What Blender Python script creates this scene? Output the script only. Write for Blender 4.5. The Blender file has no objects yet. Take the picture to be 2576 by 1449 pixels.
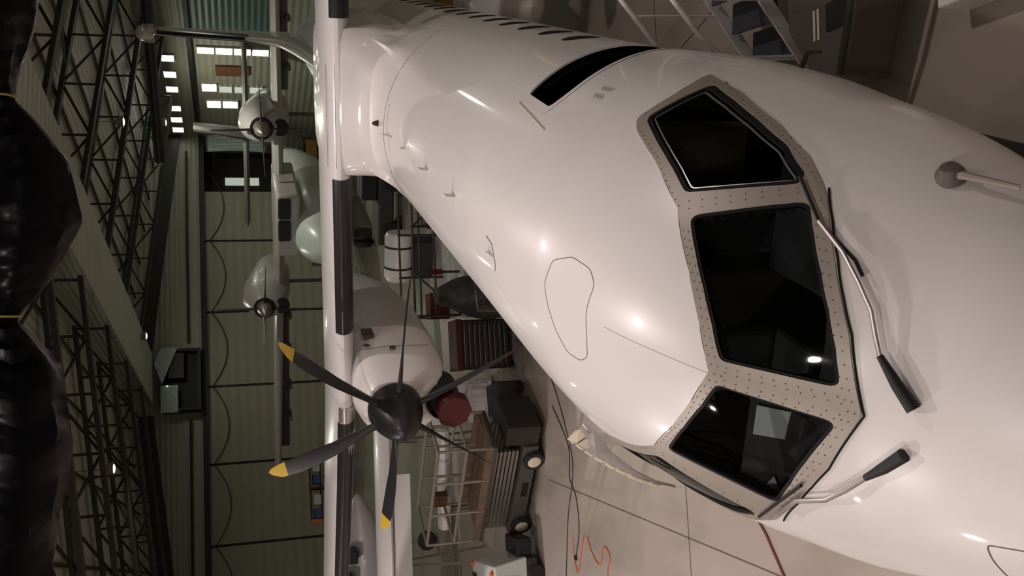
import bpy, bmesh, math, random
from mathutils import Vector, Matrix
from mathutils.geometry import delaunay_2d_cdt
random.seed(7)
PI = math.pi
sc = bpy.context.scene
C = sc.collection
sin, cos = math.sin, math.cos

# ------------------------------------------------------------------ camera
# the photograph was taken with the phone turned on its side: world up points to image left
PITCH, ROLL, HC, FPX = 0.2878, -0.0281, 5.3797, 2330.72
F = Vector((0, cos(PITCH), -sin(PITCH))); U0 = Vector((0, sin(PITCH), cos(PITCH))); R0 = Vector((1, 0, 0))
RR = R0 * cos(ROLL) + U0 * sin(ROLL); UU = -R0 * sin(ROLL) + U0 * cos(ROLL)
cd = bpy.data.cameras.new('camera'); cam = bpy.data.objects.new('camera', cd); C.objects.link(cam)
cd.sensor_fit = 'HORIZONTAL'; cd.sensor_width = 36.0; cd.lens = 36.0 * FPX / 2576.0
cd.clip_start = 0.05; cd.clip_end = 300
X, Y, Z = -UU, RR, -F
cam.matrix_world = Matrix(((X[0], Y[0], Z[0], 0), (X[1], Y[1], Z[1], 0), (X[2], Y[2], Z[2], HC), (0, 0, 0, 1)))
sc.camera = cam

# ------------------------------------------------------------------ world, exposure
w = bpy.data.worlds.new('world'); sc.world = w; w.use_nodes = True
w.node_tree.nodes['Background'].inputs[0].default_value = (0.5, 0.5, 0.5, 1)
w.node_tree.nodes['Background'].inputs[1].default_value = 0.02
sc.view_settings.view_transform = 'Standard'; sc.view_settings.look = 'None'
sc.view_settings.exposure = 0.0; sc.view_settings.gamma = 1.0; sc.view_settings.use_curve_mapping = False

HA = 0.288                                   # hangar axis against the view axis
def H(l, n, z): return Vector((l * cos(HA) - n * sin(HA), l * sin(HA) + n * cos(HA), z))
def zr(l): return 10.25 - .12 * abs(l - 11.2)      # underside of the roof trusses

# ------------------------------------------------------------------ lamps of the hangar: (l, n, z, power, colour)
WARM, GREEN = (1.0, .885, .85), (1.0, .99, .82)
LAMPS = [(-1.5, 1.5, 9.0, 120, WARM), (-7.0, 4.5, 8.2, 290, WARM), (-4.5, 9.5, 8.5, 300, WARM), (1.5, 7.5, 9.0, 170, WARM), (-3.5, -4.0, 8.8, 120, WARM),
         (-10.5, 12.5, 7.6, 300, WARM), (2.5, -8.5, 8.9, 80, WARM), (8, 4, 9.5, 190, WARM), (5.5, 12.5, 9.4, 170, WARM)]
FARLAMPS = [(4.0, 33, 9.4, 240, GREEN), (17, 34, 9.3, 330, GREEN), (22.5, 45, 8.6, 300, GREEN), (-3.0, 41.0, 8.2, 170, GREEN), (22, 24, 8.7, 170, GREEN), (-6.0, 18.0, 8.1, 560, WARM), (12, 47, 9.7, 170, GREEN)]  # the warm lamp here is added to brighten the white wing section

# ------------------------------------------------------------------ helpers
def mat(name, col, rough=.5, metal=0.0, coat=0.0, noise=0.0, nscale=3.0, bump=0.0, bscale=20.0, emit=None, estr=0, trans=0, spec=None, stretch=None):
    m = bpy.data.materials.new(name); m.use_nodes = True
    nt = m.node_tree; b = nt.nodes['Principled BSDF']
    b.inputs['Base Color'].default_value = (*col, 1); b.inputs['Roughness'].default_value = rough
    b.inputs['Metallic'].default_value = metal; b.inputs['Coat Weight'].default_value = coat; b.inputs['Coat Roughness'].default_value = .06
    if spec is not None: b.inputs['Specular IOR Level'].default_value = spec
    if trans: b.inputs['Transmission Weight'].default_value = trans
    if emit: b.inputs['Emission Color'].default_value = (*emit, 1); b.inputs['Emission Strength'].default_value = estr
    if noise or bump:
        tc = nt.nodes.new('ShaderNodeTexCoord'); mp = nt.nodes.new('ShaderNodeMapping'); nt.links.new(tc.outputs['Object'], mp.inputs['Vector'])
        if stretch: mp.inputs['Scale'].default_value = stretch
    if noise:
        n = nt.nodes.new('ShaderNodeTexNoise'); n.inputs['Scale'].default_value = nscale; n.inputs['Detail'].default_value = 5
        nt.links.new(mp.outputs['Vector'], n.inputs['Vector'])
        mx = nt.nodes.new('ShaderNodeMix'); mx.data_type = 'RGBA'
        mx.inputs['A'].default_value = (*[c * (1 - noise) for c in col], 1); mx.inputs['B'].default_value = (*[min(1, c * (1 + noise)) for c in col], 1)
        nt.links.new(n.outputs['Fac'], mx.inputs['Factor']); nt.links.new(mx.outputs['Result'], b.inputs['Base Color'])
    if bump:
        n2 = nt.nodes.new('ShaderNodeTexNoise'); n2.inputs['Scale'].default_value = bscale
        nt.links.new(mp.outputs['Vector'], n2.inputs['Vector'])
        bp = nt.nodes.new('ShaderNodeBump'); bp.inputs['Strength'].default_value = bump; bp.inputs['Distance'].default_value = .05
        nt.links.new(n2.outputs['Fac'], bp.inputs['Height']); nt.links.new(bp.outputs['Normal'], b.inputs['Normal'])
    return m

def ribbed(name, col, axis, pitch, depth=.5, rough=.5, noise=.06):
    """sheet metal with ribs of its own: a sine profile as bump along one object axis"""
    m = mat(name, col, rough, noise=noise, nscale=.6); nt = m.node_tree
    tc = nt.nodes.new('ShaderNodeTexCoord'); sp = nt.nodes.new('ShaderNodeSeparateXYZ'); nt.links.new(tc.outputs['Object'], sp.inputs[0])
    mu = nt.nodes.new('ShaderNodeMath'); mu.operation = 'MULTIPLY'; mu.inputs[1].default_value = 2 * PI / pitch
    nt.links.new(sp.outputs[axis], mu.inputs[0])
    sn = nt.nodes.new('ShaderNodeMath'); sn.operation = 'SINE'; nt.links.new(mu.outputs[0], sn.inputs[0])
    bp = nt.nodes.new('ShaderNodeBump'); bp.inputs['Strength'].default_value = depth; bp.inputs['Distance'].default_value = .04
    nt.links.new(sn.outputs[0], bp.inputs['Height']); nt.links.new(bp.outputs['Normal'], nt.nodes['Principled BSDF'].inputs['Normal'])
    return m

M = dict(
    paint=mat('white_aircraft_paint', (.80, .765, .745), .34, coat=.45, noise=.035, nscale=1.3),
    paint2=mat('white_wing_paint', (.74, .71, .70), .28, coat=.4, noise=.05, nscale=2),
    dullgrey=mat('dull_grey', (.50, .47, .46), .35, noise=.12, nscale=2),
    frame=mat('taupe_frame_metal', (.36, .315, .27), .45, metal=.25, noise=.07, nscale=8),
    frameline=mat('black_seal', (.009, .009, .010), .65, spec=.2),
    silver=mat('silver_trim', (.55, .54, .52), .35, metal=.9),
    rivet=mat('dark_rivet', (.07, .06, .055), .6),
    boot=mat('black_deicing_boot', (.02, .018, .022), .3, noise=.2, nscale=12),
    blade=mat('black_blade', (.022, .021, .023), .42, noise=.2, nscale=6),
    yellow=mat('yellow_tip', (.72, .45, .03), .5), tipred=mat('dark_red_tip', (.10, .02, .015), .5), paleedge=mat('pale_blade_edge', (.55, .47, .43), .4),
    spinner=mat('black_spinner', (.009, .009, .010), .42, coat=.08, noise=.2),
    red=mat('red_cover', (.075, .007, .006), .6, noise=.15), orange=mat('orange_plastic', (.72, .14, .03), .5),
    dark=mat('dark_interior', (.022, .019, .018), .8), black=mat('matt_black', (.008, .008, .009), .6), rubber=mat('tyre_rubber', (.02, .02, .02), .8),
    seat=mat('pale_reflection', (.62, .66, .64), .7), dash=mat('glareshield', (.03, .032, .034), .55), khaki=mat('khaki_panel', (.13, .11, .07), .7, noise=.2, nscale=9),
    cream=mat('cream_foam', (.76, .68, .52), .7, noise=.08, nscale=6), tan=mat('tan_tape', (.52, .46, .37), .6),
    line=mat('dark_seam', (.16, .14, .13), .6), soft=mat('soft_mark', (.42, .385, .37), .5),
    floor=None,
    steel=mat('dark_steel', (.045, .042, .04), .55, metal=.3, noise=.2, nscale=5), truss=mat('truss_paint', (.05, .048, .042), .5, noise=.2, nscale=2),
    galv=mat('galvanised_steel', (.36, .33, .31), .4, metal=.7, noise=.1), greysteel=mat('grey_machine_paint', (.095, .083, .072), .5, noise=.15, nscale=4),
    plastic=mat('black_plastic_sheet', (.004, .004, .005), .30, bump=.10, bscale=2.0, stretch=(7, 1, .5), spec=.12),
    clear=mat('milky_plastic_sheet', (.42, .50, .49), .25, coat=.3, bump=.8, bscale=3, noise=.25, nscale=2, stretch=(1, 1, 6)),
    winemit=mat('bright_window_pane', (.9, .95, .85), .5, emit=(.93, 1, .86), estr=5.0),
    dimemit=mat('dim_window_pane', (.5, .55, .5), .5, emit=(.75, .85, .7), estr=.45, noise=.3, nscale=5),
    yel2=mat('yellow_staging', (.42, .25, .06), .6, noise=.2), brown=mat('brown_board', (.12, .05, .022), .6, noise=.15),
    rope=mat('yellow_rope', (.35, .25, .05), .7), blue=mat('blue_bins', (.04, .09, .22), .6), wood=mat('worn_plywood', (.20, .135, .095), .7, noise=.3, nscale=7, stretch=(1, 6, 1)),
    teal=mat('wrapped_white', (.60, .64, .62), .3, noise=.12, nscale=2, coat=.2), green=mat('green_tape', (.28, .42, .08), .6),
    bgplane=mat('pale_grey_aircraft', (.42, .395, .39), .35, coat=.2, noise=.07), bgdark=mat('dark_grey_aircraft', (.12, .11, .10), .45, noise=.1),
    flwhite=mat('glossy_white_panel', (.84, .81, .80), .38, coat=.25), cable=mat('black_cable', (.03, .03, .032), .6), pink=mat('dusty_red_line', (.22, .08, .06), .7),
    lamp=mat('lamp_glass', (1, 1, 1), .5, emit=(1, .9, .82), estr=12), lampg=mat('lamp_glass_green', (1, 1, 1), .5, emit=(.9, 1, .8), estr=3),
    wall_g=ribbed('green_wall_sheet', (.38, .37, .30), 2, .28, .5), door_g=ribbed('green_door_fabric', (.235, .225, .165), 2, .55, .16),
    roof_g=ribbed('roof_sheet', (.62, .59, .53), 0, .4, .6), band_g=ribbed('ridge_lining', (.62, .63, .54), 1, .5, .55),
    teal_w=ribbed('teal_wall_sheet', (.06, .10, .09), 2, .3, .4), sidewall=ribbed('side_wall_sheet', (.25, .25, .20), 2, .35, .35),
)

class MB:
    def __init__(s): s.v = []; s.f = []
    def quad(s, a, b, c, d): i = len(s.v); s.v += [a, b, c, d]; s.f.append((i, i + 1, i + 2, i + 3)); return s
    def box(s, lo, hi, T=None):
        x0, y0, z0 = lo; x1, y1, z1 = hi; i = len(s.v)
        P = [(x0, y0, z0), (x1, y0, z0), (x1, y1, z0), (x0, y1, z0), (x0, y0, z1), (x1, y0, z1), (x1, y1, z1), (x0, y1, z1)]
        if T: P = [T(*q) for q in P]
        s.v += P
        s.f += [tuple(i + k for k in q) for q in ((0, 3, 2, 1), (4, 5, 6, 7), (0, 1, 5, 4), (1, 2, 6, 5), (2, 3, 7, 6), (3, 0, 4, 7))]
        return s
    def tube(s, pts, r, n=8, cap=True, flat=1.0):
        P = [Vector(q) for q in pts]; rr = r if isinstance(r, (list, tuple)) else [r] * len(P)
        i0 = len(s.v); up = None
        for k, q in enumerate(P):
            d = (P[min(k + 1, len(P) - 1)] - P[max(k - 1, 0)]).normalized()
            if up is None:
                up = Vector((0, 0, 1)) if abs(d.z) < .9 else Vector((1, 0, 0))
            a = d.cross(up).normalized(); up = a.cross(d).normalized()
            for j in range(n):
                t = 2 * PI * j / n; s.v.append(q + a * cos(t) * rr[k] + up * sin(t) * rr[k] * flat)
        for k in range(len(P) - 1):
            for j in range(n):
                s.f.append((i0 + k * n + j, i0 + k * n + (j + 1) % n, i0 + (k + 1) * n + (j + 1) % n, i0 + (k + 1) * n + j))
        if cap:
            s.f.append(tuple(i0 + j for j in range(n))[::-1]); e = i0 + (len(P) - 1) * n; s.f.append(tuple(e + j for j in range(n)))
        return s
    def rings(s, rings, cap=True, closed=True):
        n = len(rings[0]); i0 = len(s.v)
        for r in rings: s.v += list(r)
        for k in range(len(rings) - 1):
            for j in range(n if closed else n - 1):
                s.f.append((i0 + k * n + j, i0 + k * n + (j + 1) % n, i0 + (k + 1) * n + (j + 1) % n, i0 + (k + 1) * n + j))
        if cap and closed:
            s.f.append(tuple(i0 + j for j in range(n))[::-1]); e = i0 + (len(rings) - 1) * n; s.f.append(tuple(e + j for j in range(n)))
        return s
    def lathe(s, prof, o, d, n=32):
        """prof: (distance along d, radius)"""
        d = Vector(d).normalized(); up = Vector((0, 0, 1)) if abs(d.z) < .9 else Vector((1, 0, 0)); a = d.cross(up).normalized(); b = a.cross(d).normalized(); o = Vector(o)
        return s.rings([[o + d * x + (a * cos(2 * PI * j / n) + b * sin(2 * PI * j / n)) * max(r, .0004) for j in range(n)] for x, r in prof])
    def ell(s, c, r, n=20):
        c = Vector(c)
        return s.rings([[c + Vector((r[0] * sin(PI * k / 12) * cos(2 * PI * j / n), r[1] * sin(PI * k / 12) * sin(2 * PI * j / n), r[2] * cos(PI * k / 12))) for j in range(n)] for k in [.06] + list(range(1, 12)) + [11.94]])
    def build(s, name, m, parent=None, smooth=True, bevel=0.0):
        me = bpy.data.meshes.new(name); me.from_pydata([tuple(q) for q in s.v], [], s.f)
        bm = bmesh.new(); bm.from_mesh(me); bmesh.ops.recalc_face_normals(bm, faces=bm.faces); bm.to_mesh(me); bm.free()
        me.materials.append(M[m] if isinstance(m, str) else m)
        if smooth:
            me.polygons.foreach_set('use_smooth', [True] * len(me.polygons)); me.set_sharp_from_angle(angle=math.radians(38))
        o = bpy.data.objects.new(name, me); C.objects.link(o)
        if parent: o.parent = parent
        if bevel:
            b = o.modifiers.new('bevel', 'BEVEL'); b.width = bevel; b.segments = 2; b.limit_method = 'ANGLE'
        return o

def tag(o, label, cat, group=None, kind=None):
    if label: o['label'] = label
    if cat: o['category'] = cat
    if group: o['group'] = group
    if kind: o['kind'] = kind
    return o
def empty(name, loc, rz=0.0):
    o = bpy.data.objects.new(name, None); C.objects.link(o); o.location = loc; o.rotation_euler = (0, 0, rz); o.empty_display_size = .2
    return o
def struct(o): o['kind'] = 'structure'; return o
def copy_tree(o, parent=None):
    c = o.copy(); C.objects.link(c)
    if parent: c.parent = parent
    for ch in [q for q in list(C.objects) if q.parent == o]: copy_tree(ch, c)
    return c
def interp(x, T):
    if x <= T[0][0]: return T[0][1]
    for (a, b), (c, d) in zip(T, T[1:]):
        if x <= c: return b + (d - b) * (x - a) / (c - a)
    return T[-1][1]
def arc_poly(P, r, k=5):
    """round the corners of a polygon; r one radius or a list"""
    out = []; n = len(P)
    for i in range(n):
        a, b, c = Vector(P[i - 1]), Vector(P[i]), Vector(P[(i + 1) % n]); rr = r[i] if isinstance(r, (list, tuple)) else r
        u = (a - b); v = (c - b); d = min(rr, u.length * .45, v.length * .45)
        if d < 1e-5: out.append(tuple(b)); continue
        p0 = b + u.normalized() * d; p2 = b + v.normalized() * d
        for j in range(k + 1):
            t = j / k; out.append(tuple(p0 * (1 - t) ** 2 + b * 2 * t * (1 - t) + p2 * t * t))
    return out
def dens(P, d, closed=True):
    out = []
    for i in range(len(P) if closed else len(P) - 1):
        a, b = Vector(P[i]), Vector(P[(i + 1) % len(P)]); k = max(1, int((b - a).length / d))
        out += [tuple(a.lerp(b, j / k)) for j in range(k)]
    if not closed: out.append(tuple(P[-1]))
    return out
def inside(p, P):
    x, y = p; c = False
    for i in range(len(P)):
        x1, y1 = P[i]; x2, y2 = P[i - 1]
        if (y1 > y) != (y2 > y) and x < (x2 - x1) * (y - y1) / (y2 - y1) + x1: c = not c
    return c
def inset(P, d):
    """shrink (d>0) a 2-D polygon"""
    n = len(P); A = sum(P[i - 1][0] * P[i][1] - P[i][0] * P[i - 1][1] for i in range(n)); sg = 1 if A > 0 else -1; out = []
    for i in range(n):
        a, b, c = Vector(P[i - 1]), Vector(P[i]), Vector(P[(i + 1) % n])
        e1 = (b - a); e2 = (c - b)
        if e1.length < 1e-7: e1 = e2
        if e2.length < 1e-7: e2 = e1
        e1.normalize(); e2.normalize(); n1 = Vector((-e1.y, e1.x)) * sg; n2 = Vector((-e2.y, e2.x)) * sg
        m = (n1 + n2); m = m / max(.5, m.length_squared / 2 if m.length_squared > 1e-6 else 1)
        out.append(tuple(b + m * d))
    return out

ORD = ['', 'first', 'second', 'third', 'fourth', 'fifth', 'sixth', 'seventh', 'eighth', 'ninth', 'tenth', 'eleventh', 'twelfth']
# ------------------------------------------------------------------ setting: floor, walls, roof
HT = lambda l, n, z: H(l, n, z)
def hobj(name, mb, m, **k):
    """a mesh given in hangar coordinates, kept in that frame so that ribs follow the walls"""
    o = mb.build(name, m, smooth=False, **k); o.rotation_euler = (0, 0, HA); return o
def floor_mat(name, col, rough, dark):
    m = mat(name, col, rough, noise=.10, nscale=.35); nt = m.node_tree; b = nt.nodes['Principled BSDF']
    # old soft stains with their own shape, and streaks in the sealer
    tc = nt.nodes.new('ShaderNodeTexCoord'); mp = nt.nodes.new('ShaderNodeMapping'); mp.inputs['Scale'].default_value = (1.0, .35, 1); nt.links.new(tc.outputs['Object'], mp.inputs[0])
    n = nt.nodes.new('ShaderNodeTexNoise'); n.inputs['Scale'].default_value = 1.1; n.inputs['Detail'].default_value = 8; nt.links.new(mp.outputs[0], n.inputs['Vector'])
    cr = nt.nodes.new('ShaderNodeValToRGB'); cr.color_ramp.elements[0].position = .34; cr.color_ramp.elements[0].color = (dark, dark, dark, 1); cr.color_ramp.elements[1].position = .5; cr.color_ramp.elements[1].color = (1, 1, 1, 1)
    nt.links.new(n.outputs['Fac'], cr.inputs[0])
    src = b.inputs['Base Color'].links[0].from_socket; mx = nt.nodes.new('ShaderNodeMix'); mx.data_type = 'RGBA'; mx.blend_type = 'MULTIPLY'; mx.inputs['Factor'].default_value = 1
    nt.links.new(src, mx.inputs['A']); nt.links.new(cr.outputs[0], mx.inputs['B']); nt.links.new(mx.outputs['Result'], b.inputs['Base Color'])
    rr = nt.nodes.new('ShaderNodeMapRange'); rr.inputs[3].default_value = rough - .08; rr.inputs[4].default_value = rough + .15; nt.links.new(n.outputs['Fac'], rr.inputs[0]); nt.links.new(rr.outputs[0], b.inputs['Roughness'])
    return m
M['floor'] = floor_mat('sealed_concrete', (.42, .365, .315), .33, .80); M['floor2'] = floor_mat('far_floor', (.24, .22, .18), .28, .85)  # far slab coloured darker than the near one
M['joint'] = mat('floor_joint', (.12, .10, .088), .7); M['stripe'] = mat('grey_floor_stripe', (.13, .12, .10), .5)
LW, RW, FN, BN = -16.0, 26.1, 54.0, -14.0
struct(hobj('floor', MB().box((LW, BN, -.2), (RW, 25.4, 0)), 'floor'))
struct(hobj('floor', MB().box((LW, 25.4, -.2), (RW, FN, 0)), 'floor2'))
struct(hobj('trim_1', MB().box((LW, 24.6, 0), (7.5, 25.4, .004)), 'stripe'))
# saw-cut joints of the slab
j = MB()
for a, b in (((-9, 12.95), (9, 9.2)), ((-9, 18.6), (4, 17.2)), ((-.8, 8.0), (1.2, 16.5)), ((5.3, -8), (6.2, 24))):
    a, b = Vector(a), Vector(b); d = (b - a).normalized(); nn = Vector((-d.y, d.x)) * .009
    i = len(j.v); j.v += [(a.x + nn.x, a.y + nn.y, .003), (a.x - nn.x, a.y - nn.y, .003), (b.x - nn.x, b.y - nn.y, .003), (b.x + nn.x, b.y + nn.y, .003)]; j.f.append((i, i + 1, i + 2, i + 3))
struct(hobj('trim_2', j, 'joint'))

RT = 1.35
def gable(n0, n1, name, m, z0, top=0.0, holes=False):
    L = [LW, 11.2, RW]; mb = MB(); v = [(L[0], z0), (L[2], z0)] + [(l, zr(l) + RT + top) for l in reversed(L)]
    k = len(v); mb.v = [(l, n0, z) for l, z in v] + [(l, n1, z) for l, z in v]
    mb.f = [tuple(range(k))[::-1], tuple(range(k, 2 * k))] + [(i, (i + 1) % k, (i + 1) % k + k, i + k) for i in range(k)]
    return struct(hobj(name, mb, m))
gable(FN, FN + .3, 'wall_far', 'wall_g', 7.35)
gable(BN - .3, BN, 'wall_near', 'sidewall', 0)
# dark recess box under the ridge, header and gutter line
q = MB().box((9.3, FN - 1.0, 7.45), (12.75, FN - .02, 7.62)).box((9.3, FN - 1.0, 9.35), (12.75, FN - .02, 9.5)).box((9.3, FN - 1, 7.6), (9.45, FN - .02, 9.4)).box((12.6, FN - 1, 7.6), (12.75, FN - .02, 9.4)).box((9.4, FN - .2, 7.6), (12.7, FN - .02, 9.4))
hb = empty('hoist_bay', H(11.0, FN - .5, 7.45), HA); q.v = [Vector(v) - Vector((11.0, FN - .5, 7.45)) for v in q.v]
q.build('shell', 'black', hb, smooth=False); MB().box((.1, -.45, .9), (1.5, .3, 1.7)).build('motor_housing', 'steel', hb, smooth=False)
MB().quad(Vector((1.8, -.6, 2.05)), Vector((1.8, -.6, 1.2)), Vector((-.3, -.9, 2.0)), Vector((.9, -.9, 2.4))).box((-1.8, -.52, 1.2), (-.3, -.5, 2.1)).build('cover_sheet', 'clear', hb, smooth=False)
tag(hb, 'black recessed hoist bay under the peak of the gable wall above the door header', 'hoist bay')
struct(hobj('trim_3', MB().box((LW, FN - .35, 7.12), (RW, FN - .01, 7.42)), 'black'))
gb = MB()
for l0, l1 in ((LW, 9.2), (12.9, RW)):
    gb.v += [(l0, FN - .25, zr(l0)), (l1, FN - .25, zr(l1)), (l1, FN - .25, zr(l1) + .75), (l0, FN - .25, zr(l0) + .75), (l0, FN - .01, zr(l0)), (l1, FN - .01, zr(l1)), (l1, FN - .01, zr(l1) + .75), (l0, FN - .01, zr(l0) + .75)]
    i = len(gb.v) - 8; gb.f += [(i, i + 1, i + 2, i + 3), (i + 4, i + 7, i + 6, i + 5), (i, i + 4, i + 5, i + 1), (i + 3, i + 2, i + 6, i + 7)]
struct(hobj('trim_4', gb, 'steel'))
# horizontal pipe runs on the gable wall
for l0, l1, z0, lab in ((13.2, 25.0, 8.12, 'dark pipe run along the gable wall right of the hoist bay'), (-15, 8.9, 8.05, 'dark pipe run along the gable wall left of the hoist bay')):
    o = MB().tube([H(l0, FN - .3, z0), H(l1, FN - .3, z0)], .07).build('wall_pipe', 'steel'); tag(o, lab, 'pipe')
# folding door leaves with the slack cable curves hanging before them
dn = 0
edges = [19.409 + 4.3553 * 1 - 4.3553 * k for k in range(0, 10)]
edges[0] = 22.6
for a, b in zip(edges, edges[1:]):
    dn += 1
    d = hobj('door_%d' % dn, MB().box((b + .07, FN + .02, 0), (a - .07, FN + .12, 7.15)), 'door_g'); struct(d)
struct(hobj('wall_far_posts', MB().box((LW, FN + .12, 0), (22.6, FN + .3, 7.3)), 'black')).name = 'trim_5'
prev = None
for a, b in zip([23.76] + edges[1:], edges[1:]):
    pts = [H(b + .05 + (a - b - .1) * t, FN - .06, 6.85 - 1.0 * 4 * t * (1 - t) * .82) for t in [k / 16 for k in range(17)]]
    o = MB().tube(pts, .028, 6).build('door_cable', 'cable'); ci = globals().get('ci', 0) + 1; tag(o, 'slack cable curve on the folding far door, %s from the right corner' % ORD[ci], 'cable', 'cable curves on the folding door')
# dark opening right of the door leaves, with plastic sheet rolled above it
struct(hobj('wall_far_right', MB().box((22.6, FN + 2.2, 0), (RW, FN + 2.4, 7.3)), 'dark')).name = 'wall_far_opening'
sh = MB()
rg = []
for k in range(25):
    l = 24.95 + (RW - 25.02) * k / 24; rg.append([(l, FN - .35 - .22 * sin(t) * (1 + .25 * sin(k * 1.3)), 6.9 - 3.4 * t / PI + .1 * sin(k * 2.1 + t * 2)) for t in [PI * j / 14 for j in range(15)]])
sh.rings(rg, cap=False, closed=False)
ps = sh.build('plastic_sheet', 'clear'); ps.rotation_euler = (0, 0, HA); so = ps.modifiers.new('s', 'SOLIDIFY'); so.thickness = .02
tag(ps, 'milky plastic sheet hanging in folds in the far right corner above a dark opening', 'plastic sheet')

struct(hobj('window_dim', MB().box((23.85, FN + 2.1, 3.9), (24.35, FN + 2.19, 5.95)), 'dimemit')).name = 'window_20'
# right side wall with its windows
def rwall(n0, n1, z0, z1, m, name): return struct(hobj(name, MB().box((RW, n0, z0), (RW + .3, n1, z1)), m))
rwall(BN, FN + 2.4, 0, zr(RW) + RT, 'sidewall', 'wall_right')
rwall_t = struct(hobj('trim_6', MB().box((RW - .05, 20, 3.3), (RW, 42.2, 7.25)), 'teal_w'))
struct(hobj('trim_7', MB().box((RW - .3, BN, 7.28), (RW - .001, 52.5, 7.5)), 'black'))
wn = 0
def window(n0, n1, z0, z1, m='winemit'):
    global wn
    wn += 1
    o = hobj('window_%d' % wn, MB().box((RW - .06, n0, z0), (RW - .02, n1, z1)), m); struct(o)
    f = MB()
    for a in ((n0 - .06, n0, z0 - .06, z1 + .06), (n1, n1 + .06, z0 - .06, z1 + .06), (n0, n1, z0 - .06, z0), (n0, n1, z1, z1 + .06)):
        f.box((RW - .1, a[0], a[2]), (RW - .001, a[1], a[3]))
    fr = f.build('window_frame', 'wall_g', o, smooth=False)
for k in range(4): window(43.55, 44.15, 6.22 - k * .9 , 7.02 - k * .9)
window(47.3, 48.1, 6.2, 6.95); window(47.5, 48.2, 5.4, 6.05, 'dimemit'); window(47.5, 48.2, 4.6, 5.25, 'dimemit'); window(47.5, 48.2, 3.8, 4.45, 'dimemit')
window(49.2, 50.0, 6.02, 6.75); window(49.2, 50.0, 5.1, 5.9)
for n0 in (44.45, 46.1, 47.7, 49.9, 51.3, 52.6):
    window(n0, n0 + .62, 8.2, 8.8); 
o = hobj('wall_board', MB().box((RW - .12, 45.35, 4.5), (RW - .03, 46.3, 6.2)), 'brown'); tag(o, 'brown notice board between the bright windows on the right wall', 'board')
rwl = struct(hobj('wall_left', MB().box((LW - .3, BN, 0), (LW, FN, zr(LW) + RT)), 'sidewall'))

# roof: two slopes, the lining strip under the ridge, trusses and purlins
for nm, la, lb in (('ceiling_left', LW, 11.2), ('ceiling_right', 11.2, RW)):
    mb = MB(); P = [(la, BN, zr(la) + RT), (lb, BN, zr(lb) + RT), (lb, FN, zr(lb) + RT), (la, FN, zr(la) + RT)]
    mb.v = P + [(a, b, c + .15) for a, b, c in P]; mb.f = [(0, 1, 2, 3), (7, 6, 5, 4), (0, 4, 5, 1), (1, 5, 6, 2), (2, 6, 7, 3), (3, 7, 4, 0)]
    struct(hobj(nm, mb, 'roof_g'))
struct(hobj('ceiling_ridge', MB().box((9.75, BN, 9.95), (12.45, FN, 10.02)), 'band_g'))
def truss(a, b):
    t = empty('roof_truss', H(a, 0, 10.1), HA)
    o0 = Vector((a, 0, 10.1)); L = lambda l, z, dn=0: Vector((l, dn, z)) - o0
    top, bot, web = MB(), MB(), MB()
    top.box((0, -.17, 0), (1, .17, .15), lambda x, y, z: L(a + (b - a) * x, zr(a + (b - a) * x) + 1.03 + z, y))
    bot.box((0, -.17, 0), (1, .17, .14), lambda x, y, z: L(a + (b - a) * x, zr(a + (b - a) * x) - .07 + z, y))
    k = round((b - a) / 1.8); xs = [a + .1 + (b - a - .2) * i / k for i in range(k + 1)]
    for i, x in enumerate(xs):
        web.tube([L(x, zr(x)), L(x, zr(x) + 1.12)], .045, 4)
        if i < k:
            y = xs[i + 1]
            web.tube([L(x, zr(x)), L(y, zr(y) + 1.12)] if i % 2 else [L(x, zr(x) + 1.12), L(y, zr(y))], .045, 4)
    top.build('top_chord', 'truss', t, smooth=False); bot.build('bottom_chord', 'truss', t, smooth=False); web.build('web', 'truss', t, smooth=False)
    return t
TL, TR = truss(LW + .1, 9.65), truss(12.55, RW - .4)
order = {51: 'nearest the far gable wall', 45: 'second from the far gable wall', 39: 'third from the far gable wall', 33: 'fourth from the far gable wall', 27: 'fifth from the far gable wall', 21: 'sixth from the far gable wall', 15: 'seventh from the far gable wall'}
order = {48: 'nearest the far gable wall', 42: 'second from the far gable wall', 36: 'third from the far gable wall', 30: 'fourth from the far gable wall', 24: 'fifth from the far gable wall', 18: 'nearest the camera, sixth from the far gable wall'}
for src, l0, sd in ((TL, LW + .1, 'left'), (TR, 12.55, 'right')):
    for n, lab in order.items():
        c = src if n == 48 else copy_tree(src); c.location = H(l0, n, 10.1); tag(c, 'dark roof truss of the %s slope, %s' % (sd, lab), 'truss')
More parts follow.
